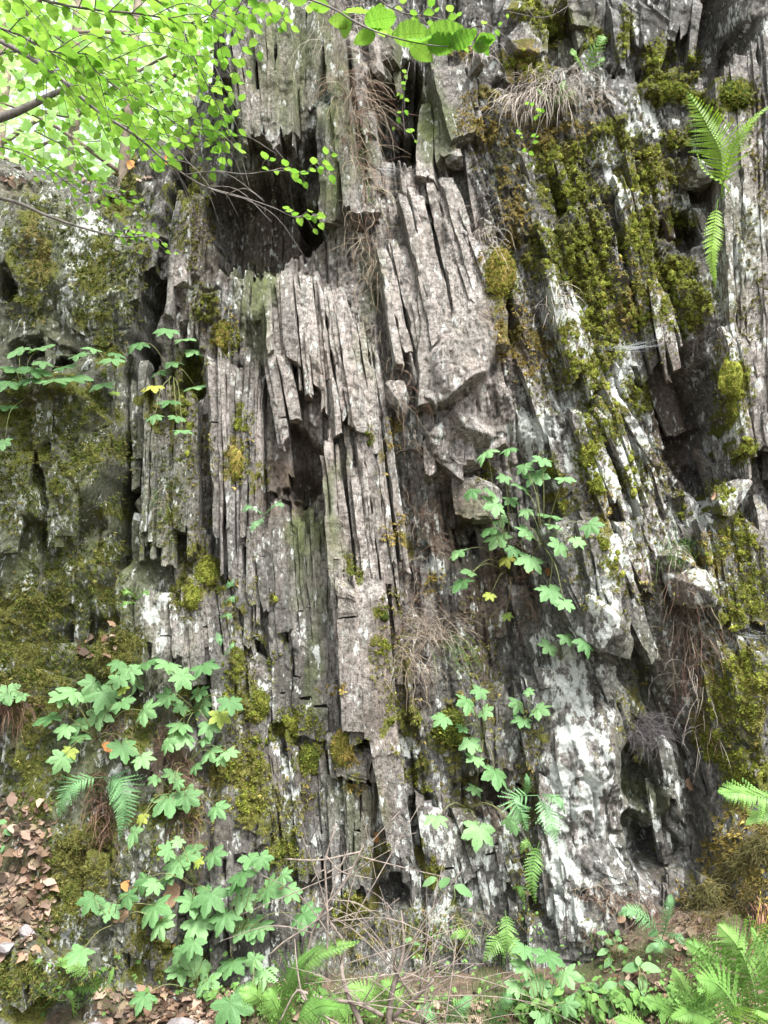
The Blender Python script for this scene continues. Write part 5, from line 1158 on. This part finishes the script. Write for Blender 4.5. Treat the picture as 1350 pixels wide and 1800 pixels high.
# ---- dead bare shrub at the bottom
def bare_shrub():
    r = random.Random(12); e = empty('bare_shrub', at(668, 1830, -.85)); tag(e, 'dead leafless shrub with forked stems and a web of thin twigs at the bottom', 'shrub')
    def tw(path, r0, r1, name='branch', n=14):
        mb = MB(); P = smoothline([at(*q) for q in path], n); V, Fs = tubegeo(P, np.linspace(r0, r1, n), 6); mb.add(V, Fs); child(name, mb.mesh(name), M_TWIG, e, True); return P
    D = -.85
    MA = [([(690, 1840, D), (684, 1790, D), (690, 1740, D-.02), (702, 1700, D-.03), (710, 1660, D-.03), (705, 1600, D-.02)], .011, .002),
          ([(645, 1840, D-.05), (630, 1790, D-.06), (610, 1745, D-.08), (600, 1700, D-.08), (606, 1660, D-.06), (580, 1620, D-.05)], .010, .003),
          ([(520, 1740, D-.1), (570, 1755, D-.1), (630, 1765, D-.08), (672, 1785, D-.04)], .004, .006),
          ([(690, 1790, D), (715, 1765, D-.03), (740, 1745, D-.06), (762, 1722, D-.08)], .007, .0045),
          ([(690, 1790, D), (730, 1800, D-.05), (780, 1812, D-.1)], .005, .003),
          ([(540, 1730, D-.05), (545, 1650, D-.05), (573, 1590, D-.05), (592, 1570, D-.05), (615, 1535, D-.05), (639, 1485, D-.05)], .003, .0025),
          ([(472, 1680, D-.06), (500, 1655, D-.06), (540, 1630, D-.06), (585, 1595, D-.05)], .002, .0025),
          ([(574, 1720, D-.08), (576, 1620, D-.08), (572, 1540, D-.08), (572, 1510, D-.08), (592, 1447, D-.08)], .0035, .0022),
          ([(504, 1510, D-.08), (540, 1512, D-.08), (575, 1510, D-.08), (634, 1497, D-.08)], .0025, .0022),
          ([(572, 1528, D-.08), (560, 1535, D-.08), (547, 1551, D-.08)], .002, .0015), ([(574, 1505, D-.08), (600, 1532, D-.08), (655, 1545, D-.06)], .002, .001),
          ([(575, 1535, D-.08), (602, 1518, D-.08)], .002, .0015),
          ([(690, 1850, D-.1), (560, 1780, D-.15), (525, 1740, D-.15), (490, 1800, D-.15)], .003, .002), ([(530, 1750, D-.12), (560, 1790, D-.15), (600, 1840, D-.15)], .0035, .003), ([(530, 1750, D-.12), (522, 1700, D-.12), (518, 1650, D-.1)], .003, .0012)]
    PP = [tw(*m) for m in MA]
    for k_ in range(58):
        P = PP[r.choice((0, 1, 2, 3, 3, 4, 5, 0, 1))]; i = r.randrange(3, len(P)); p = Vector(P[i]); L = r.uniform(.10, .40)
        rt = r.random()
        d = Vector((r.uniform(-.2, 1) if rt < .72 else r.uniform(-1, .2), r.uniform(-.35, .3), r.uniform(-.15, .8))).normalized()
        q1 = p+d*L*.5+Vector((0, 0, r.uniform(-.02, .03))); q2 = p+d*L+Vector((r.uniform(-.03, .03), 0, r.uniform(-.05, .03)))
        mb = MB(); Q = smoothline([p, q1, q2], 8); V, Fs = tubegeo(Q, np.linspace(.0021, .0008, 8), 4); mb.add(V, Fs)
        tw_ = child('twig', mb.mesh('twig'), M_TWIG, e)
        if r.random() < .6:
            b = Vector(Q[r.randrange(2, 6)]); d2 = (d+Vector((r.uniform(-.8, .8), r.uniform(-.3, .3), r.uniform(-.6, .6)))).normalized(); L2 = L*r.uniform(.3, .6)
            mb = MB(); V, Fs = tubegeo(smoothline([b, b+d2*L2*.5+Vector((0, 0, .008)), b+d2*L2], 6), np.linspace(.0010, .0005, 6), 4); mb.add(V, Fs); child('twig', mb.mesh('twig'), M_TWIG, e)
bare_shrub()

# ---- strands: dry grass, hanging roots, green grass, sedge
def strands(name, label, cat, boxes, seed, kind='stuff'):
    r = random.Random(seed); mb = MB(); loc0 = None
    for (x0, y0, x1, y1, n, ln, dx, dy, cols, rad, curl, out) in boxes:
        for _ in range(n):
            t = r.random(); px = x0+(x1-x0)*t+r.gauss(0, 9); py = y0+(y1-y0)*t+r.gauss(0, 12)
            loc, nor = seat(px, py); 
            sc = (loc.y-CAMY)/F; L = ln*sc*r.uniform(.5, 1.15)
            d = Vector((dx+r.gauss(0, .5*curl), 0, -dy+r.gauss(0, .15))); p = Vector(loc); P = [p.copy()]; v = Vector((d.x*.4+r.gauss(0, .7*curl), -out*r.uniform(.6, 1.5), max(.1, -d.z*.3+.3) if dy > 0 else -d.z)).normalized()
            nseg = 7
            for s_ in range(nseg):
                v = (v+d*.42+Vector((r.gauss(0, curl), r.gauss(0, curl*.5)+.05, r.gauss(0, curl)))).normalized(); p = p+v*L/nseg; P.append(p.copy())
            c = r.choice(cols); b = r.uniform(.7, 1.2)
            V, Fs = tubegeo(np.array([q[:] for q in P]), np.linspace(rad, rad*.4, len(P)), 3); mb.add(V, Fs, (c[0]*b, c[1]*b, c[2]*b, 1))
    o = link(name, mb.mesh(name, True), M_STRAND, smooth=True); tag(o, label, cat if kind is None else None, None, kind)
    if kind is None: o['category'] = cat; o['group'] = 'grass tufts and hanging roots on the rock'
    return o
DRY = [(.42, .34, .24), (.34, .26, .18), (.50, .43, .33)]; RED = [(.22, .12, .085), (.30, .19, .14), (.15, .09, .065)]; GRN = [(.10, .19, .04), (.16, .26, .07), (.07, .13, .03)]; GRY = [(.10, .09, .09), (.17, .155, .155), (.06, .055, .055)]; PALE = [(.52, .46, .40), (.42, .36, .31), (.60, .54, .47)]
strands('dry_grass', 'pale dead grass hanging from the ledge below the small fern', 'grass tuft', [(900, 205, 1005, 185, 260, 130, -.08, 1, PALE+PALE, .0010, .09, .35), (985, 170, 1060, 190, 40, 60, .2, 1, DRY, .0008, .3, .5)], 1, None)
strands('dry_grass', 'drooping straw coloured grass beard at the middle of the rock', 'grass tuft', [(740, 1120, 785, 1135, 120, 110, .0, 1, DRY+PALE, .0008, .12, .15), (775, 1130, 800, 1140, 30, 90, .3, 1, GRN, .0008, .15, .5)], 2, None)
strands('hanging_roots', 'curtain of pale roots and dry grass down the upper centre', 'roots', [(585, 20, 600, 120, 70, 170, .12, 1, PALE, .0008, .16, .3), (600, 130, 625, 240, 120, 150, .08, 1, DRY+RED, .0008, .25, .35), (620, 240, 650, 380, 120, 110, .12, 1, DRY+RED+GRN[:1], .0008, .35, .5), (640, 380, 660, 520, 90, 120, .06, 1, DRY, .0008, .3, .4)], 3, None)
strands('hanging_roots', 'reddish root strands hanging down right of the green grass tuft', 'roots', [(1192, 1040, 1225, 1180, 90, 110, .02, 1, RED+DRY, .0008, .22, .3), (1212, 1140, 1232, 1300, 80, 100, -.02, 1, RED+PALE, .0008, .25, .3)], 4, None)
strands('root_nest', 'dark grey tangle of wiry roots above the hollow at lower right', 'roots', [(1110, 1275, 1160, 1290, 260, 60, .1, .8, GRY, .0010, .5, .9), (1125, 1265, 1150, 1270, 60, 60, .6, .3, GRY, .0010, .5, .9)], 5, None)
strands('dry_grass', 'thin dry grass trailing over the middle slabs', 'grass tuft', [(690, 640, 720, 800, 60, 90, .04, 1, DRY+RED, .0007, .35, .4), (720, 850, 770, 960, 90, 60, .0, 1, RED+DRY, .0007, .6, .5), (660, 560, 690, 650, 30, 90, .05, 1, DRY, .0007, .3, .3)], 6, None)
strands('dry_grass', 'brown grass and roots under the palmate plants right of centre', 'grass tuft', [(890, 960, 930, 1100, 70, 70, 0, 1, RED, .0008, .4, .4), (720, 1010, 730, 1100, 60, 90, 0, 1, RED+DRY, .0007, .35, .4), (700, 1150, 720, 1200, 40, 110, 0, 1, DRY, .0007, .3, .4)], 7, None)
strands('grass_tuft', 'fresh green grass tuft standing on the ledge at right', 'grass tuft', [(1165, 965, 1185, 970, 34, 80, -.05, -1, GRN, .0011, .08, .5), (1170, 970, 1200, 975, 30, 70, .1, 1, GRN+DRY, .0009, .12, .7), (1195, 940, 1205, 950, 12, 50, .4, -.5, GRN, .001, .1, .5)], 8, None)
strands('grass_tuft', 'small grass tuft at the lower end of the thin mossy beds on the left', 'grass tuft', [(280, 880, 292, 888, 34, 44, .1, .5, GRN+DRY, .0010, .2, .9), (240, 1040, 250, 1050, 20, 44, -.3, .3, GRN, .0010, .2, .9)], 9, None)
strands('grass_tuft', 'green grass on the ledge beside the small fern at top right', 'grass tuft', [(955, 175, 1000, 180, 60, 56, -.2, .6, GRN, .0008, .25, .9)], 10, None)
strands('sedge_clump', 'yellow and red sedge blades bending in at the right edge', 'grass tuft', [(1352, 1590, 1362, 1600, 26, 110, -.3, .9, [(.36, .30, .05), (.42, .22, .10), (.35, .17, .09)], .0022, .05, 1.3), (1320, 1600, 1350, 1610, 40, 120, -.1, 1, [(.30, .17, .11), (.38, .22, .14)], .0018, .06, .7)], 11, None)
strands('hanging_roots', 'dark red root ball under the leaves at the left edge', 'roots', [(2, 1235, 30, 1255, 120, 70, .05, 1, RED, .0010, .3, .3)], 12, None)
strands('hanging_roots', 'dark brown roots trailing down the gap under the twin fern fronds', 'roots', [(175, 1375, 190, 1480, 130, 90, -.02, 1, RED, .0009, .3, .3), (195, 1250, 205, 1300, 60, 60, -.1, 1, RED, .0008, .4, .5)], 13, None)
strands('hanging_roots', 'fine brown roots among the plants below the pale ribbed beds', 'roots', [(300, 1280, 330, 1400, 130, 70, 0, 1, RED, .0008, .4, .4), (330, 1420, 340, 1560, 80, 70, 0, 1, RED, .0008, .4, .4)], 14, None)
strands('hanging_roots', 'pale strands hanging over the edge of the ochre mossed block', 'roots', [(845, 410, 865, 440, 26, 90, .03, 1, PALE, .0009, .15, .3), (955, 540, 965, 550, 30, 80, .1, 1, PALE, .0009, .15, .3), (830, 80, 850, 110, 26, 90, .05, 1, PALE, .0009, .2, .4)], 15, None)
strands('undergrowth', 'thin grass and weeds along the foot of the rock', None, [(480, 1700, 960, 1720, 260, 70, 0, -1, GRN+DRY, .0008, .15, .6), (700, 1600, 900, 1640, 130, 60, 0, .6, GRN+DRY, .0007, .3, .7), (1000, 1760, 1240, 1780, 140, 50, 0, -1, GRN+DRY, .0009, .2, .7), (560, 1740, 900, 1790, 260, 80, 0, -1, GRN+GRN+DRY, .0012, .15, .8), (420, 1790, 1350, 1800, 300, 70, 0, -1, GRN, .0012, .15, .8), (1190, 1600, 1300, 1720, 160, 60, -.2, .5, DRY+RED, .0009, .3, .7), (1020, 1560, 1240, 1640, 260, 36, 0, .8, RED+DRY, .0008, .5, .7), (1040, 1640, 1240, 1720, 260, 36, 0, -.4, RED+DRY+GRN, .0008, .5, .7), (60, 1730, 240, 1760, 60, 50, 0, -1, GRN, .0008, .2, .6)], 16)
strands('brown_moss_beard', 'shaggy brown olive moss at the lower right edge', None, [(1210, 1590, 1350, 1470, 900, 34, -.2, .8, [(.13, .12, .045), (.22, .20, .085), (.09, .085, .03)], .0012, .5, 1.), (1215, 1630, 1340, 1560, 500, 30, -.2, .8, [(.16, .125, .045), (.22, .18, .07), (.10, .09, .03)], .0012, .5, 1.)], 17)
print('strands', time.time()-T0)

# ---- low leafy ground cover along the foot of the rock
r = random.Random(88); mb = MB(); LV = [np.array([v.co[:] for v in m.vertices]) for m in OVAT+PALM[:3]]; LF = [[np.array([list(p.vertices) for p in m.polygons if len(p.vertices) == k_]) for k_ in (3, 4)] for m in OVAT+PALM[:3]]
for (x0, y0, x1, y1, n, s0, s1) in [(400, 1740, 1250, 1800, 210, .013, .030), (700, 1620, 1000, 1740, 70, .009, .018), (1000, 1680, 1240, 1770, 60, .010, .020), (60, 1700, 420, 1795, 70, .012, .026), (900, 1770, 1250, 1800, 120, .03, .05), (380, 1770, 700, 1800, 60, .03, .05)]:
    for _ in range(n):
        px = r.uniform(x0, x1); py = r.uniform(y0, y1); loc, nor = seat(px, py); up_ = r.uniform(.005, .07)
        c = loc+nor*.01+Vector((0, -.3*up_, up_)); T = Vector((r.uniform(-1, 1), r.uniform(-.8, .2), r.uniform(-.5, .5))).normalized(); Nn = Vector((r.uniform(-.5, .5), -.6+r.uniform(-.3, .3), .8)).normalized(); T = (T-Nn*T.dot(Nn)).normalized()
        R = np.array(frame(T, Nn)); q = r.randrange(len(LV)); s = r.uniform(s0, s1); b = r.uniform(.6, 1.3)
        mb.add(LV[q]*s@R.T+np.array(c), [f for f in LF[q] if len(f)], (.12*b, .23*b, .06*b, 1))
        V, Fs = tubegeo(np.array([loc[:], ((loc+c)/2)[:], c[:]]), .0007, 3); mb.add(V, Fs, (.12, .15, .05, 1))
tag(link('ground_cover', mb.mesh('ground_cover', True), M_MOSS, smooth=True), 'low green seedlings and weeds along the foot of the rock', kind='stuff')

# ---- dead leaves and stones
def dead_leaf_mesh(seed):
    r = random.Random(seed); me = ovate_mesh('dead_leaf', 60+seed, .7, True, .35*r.uniform(-1, 1), r.uniform(.15, .6), 7)
    for v in me.vertices: v.co.z += r.uniform(-.06, .06); v.co.x *= r.uniform(.75, 1.1); v.co.y += r.uniform(-.04, .04)
    return me
DL = [dead_leaf_mesh(i) for i in range(9)]
M_DEAD = bark_material('dead_leaf', (.13, .075, .045), (.36, .24, .16), 20); M_DEADO = bark_material('orange_dead_leaf', (.26, .10, .03), (.52, .27, .10), 20)
for i, (px, py, s, mt, lab) in enumerate([(213, 1555, 26, 0, 'orange dead leaf curled on the moss above the row of leaves'), (667, 1474, 30, 0, 'rusty dead leaf caught on the pale rock left of the pillar tip'), (178, 1430, 22, 1, 'brown dead leaf below the twin fern fronds'), (228, 1600, 28, 1, 'tan dead leaf hanging under the row of leaves'), (20, 1438, 30, 1, 'upright brown dead leaf at the left edge'), (182, 1307, 30, 0, 'orange brown dead leaf below the broad plant'), (922, 1004, 20, 0, 'orange withered leaf on the roots right of centre'), (962, 1000, 18, 0, 'small orange withered leaf beside the tall plant'), (300, 1225, 22, 1, 'pale dead leaf behind the yellow leaved plant'), (310, 1550, 40, 1, 'curled brown leaf behind the dense low plant'), (1208, 1368, 22, 1, 'tan dead leaf caught in the hanging roots'), (235, 285, 22, 0, 'orange leaf hanging by the crest'), (300, 278, 24, 0, 'orange dead leaf among the beech leaves'), (1255, 868, 24, 1, 'grey brown leaf on the small ledge at right')]):
    loc, nor = seat(px, py); o = bpy.data.objects.new('dead_leaf', DL[i % 4]); COL.objects.link(o)
    if not DL[i % 4].materials: DL[i % 4].materials.append(M_DEAD)
    o.material_slots[0].link = 'OBJECT'; o.material_slots[0].material = M_DEADO if mt == 0 else M_DEAD
    rr_ = random.Random(i); T = Vector((rr_.uniform(-1, 1), -.1, rr_.uniform(-1, .2))).normalized(); Nn = (nor+Vector((rr_.uniform(-.4, .4), -.2, .3))).normalized(); T = (T-Nn*T.dot(Nn)).normalized()
    place(o, loc+Vector((0, -.012, .004)), T, Nn, s*(loc.y-CAMY)/F); tag(o, lab, 'dead leaf', 'single dead leaves caught on the rock')
r = random.Random(31); mb = MB()
for (x0, y0, x1, y1, n) in [(0, 1400, 90, 1660, 420), (170, 1745, 420, 1800, 420), (0, 1560, 60, 1680, 120), (130, 1100, 210, 1160, 40), (420, 1750, 900, 1810, 260), (1000, 1740, 1350, 1810, 160), (1060, 1600, 1240, 1740, 110), (0, 300, 60, 330, 30), (150, 310, 260, 345, 30)]:
    for _ in range(n):
        px = r.uniform(x0, x1); py = r.uniform(y0, y1); loc, nor = seat(px, py)
        if nor.z < -.1: continue
        T = Vector((r.uniform(-1, 1), r.uniform(-1, 1), r.uniform(-.5, .5))).normalized(); Nn = (nor+Vector((r.uniform(-.5, .5), r.uniform(-.5, .5), .4))).normalized(); T = (T-Nn*T.dot(Nn)).normalized()
        s = r.choice((.014, .022, .032, .045))*r.uniform(.7, 1.15); R = np.array(frame(T, Nn)); dm = DL[r.randrange(9)]; V = np.array([v.co[:] for v in dm.vertices])*s
        b = r.uniform(.25, 1.0); c = r.choice([(.30, .20, .13), (.42, .31, .23), (.17, .10, .065), (.36, .25, .19), (.24, .19, .12), (.12, .085, .06)])
        mb.add(V@R.T+np.array(loc)+np.array([0, -.003, .006]), [np.array([list(p.vertices) for p in dm.polygons])], (c[0]*b, c[1]*b, c[2]*b, 1))
tag(link('leaf_litter', mb.mesh('leaf_litter', True), M_LITTER, smooth=True), 'brown fallen beech leaves on the ledge and ground', kind='stuff')
for i, (px, py, hw, hh, lab) in enumerate([(165, 1812, 30, 20, 'pale rounded stone at the bottom edge left of the other one'), (320, 1808, 34, 22, 'larger pale rounded stone at the bottom edge below the leaves'), (46, 1642, 17, 17, 'angular grey stone on the leaf litter at left'), (12, 1668, 14, 12, 'half buried stone at the left edge under the grey angular one')]):
    loc, nor = seat(px, min(py, 1798)); y = loc.y-.02; sc = (y-CAMY)/F
    me = block_mesh('stone', at(px, py, y), (hw*sc, hw*sc*.8, hh*sc), 700+i, n=18, cuts=26, rough=.25); me.materials.clear()
    tag(link('stone', me, M_STONE), lab, 'stone')
# ---- cobwebs
def web(px, py, px2, py2, label, seed):
    r = random.Random(seed); mb = MB()
    for _ in range(24):
        a, _n = seat(px+r.gauss(0, 10), py+r.gauss(0, 5)); b, _n = seat(px2+r.gauss(0, 10), py2+r.gauss(0, 5)); m = (a+b)/2+Vector((r.gauss(0, .006), -.012*r.random(), r.gauss(0, .004)-.006))
        V, Fs = tubegeo(smoothline([a, m, b], 7), .00016, 3); mb.add(V, Fs, (.8, .84, .86, 1))
    tag(link('cobweb', mb.mesh('cobweb', True), M_WEB), label, 'cobweb')
web(1075, 612, 1150, 604, 'wispy white cobweb across the gap by the pointed slabs', 1)
web(1300, 1112, 1350, 1118, 'cobweb at the right edge under the mossy slabs', 2)
web(655, 295, 700, 300, 'thin cobweb below the upper dark recess', 3)
web(555, 200, 590, 165, 'cobweb slung beside the green hanging slab', 4)
print('done', time.time()-T0, sum(len(o.data.polygons) for o in scene.objects if o.type == 'MESH'))
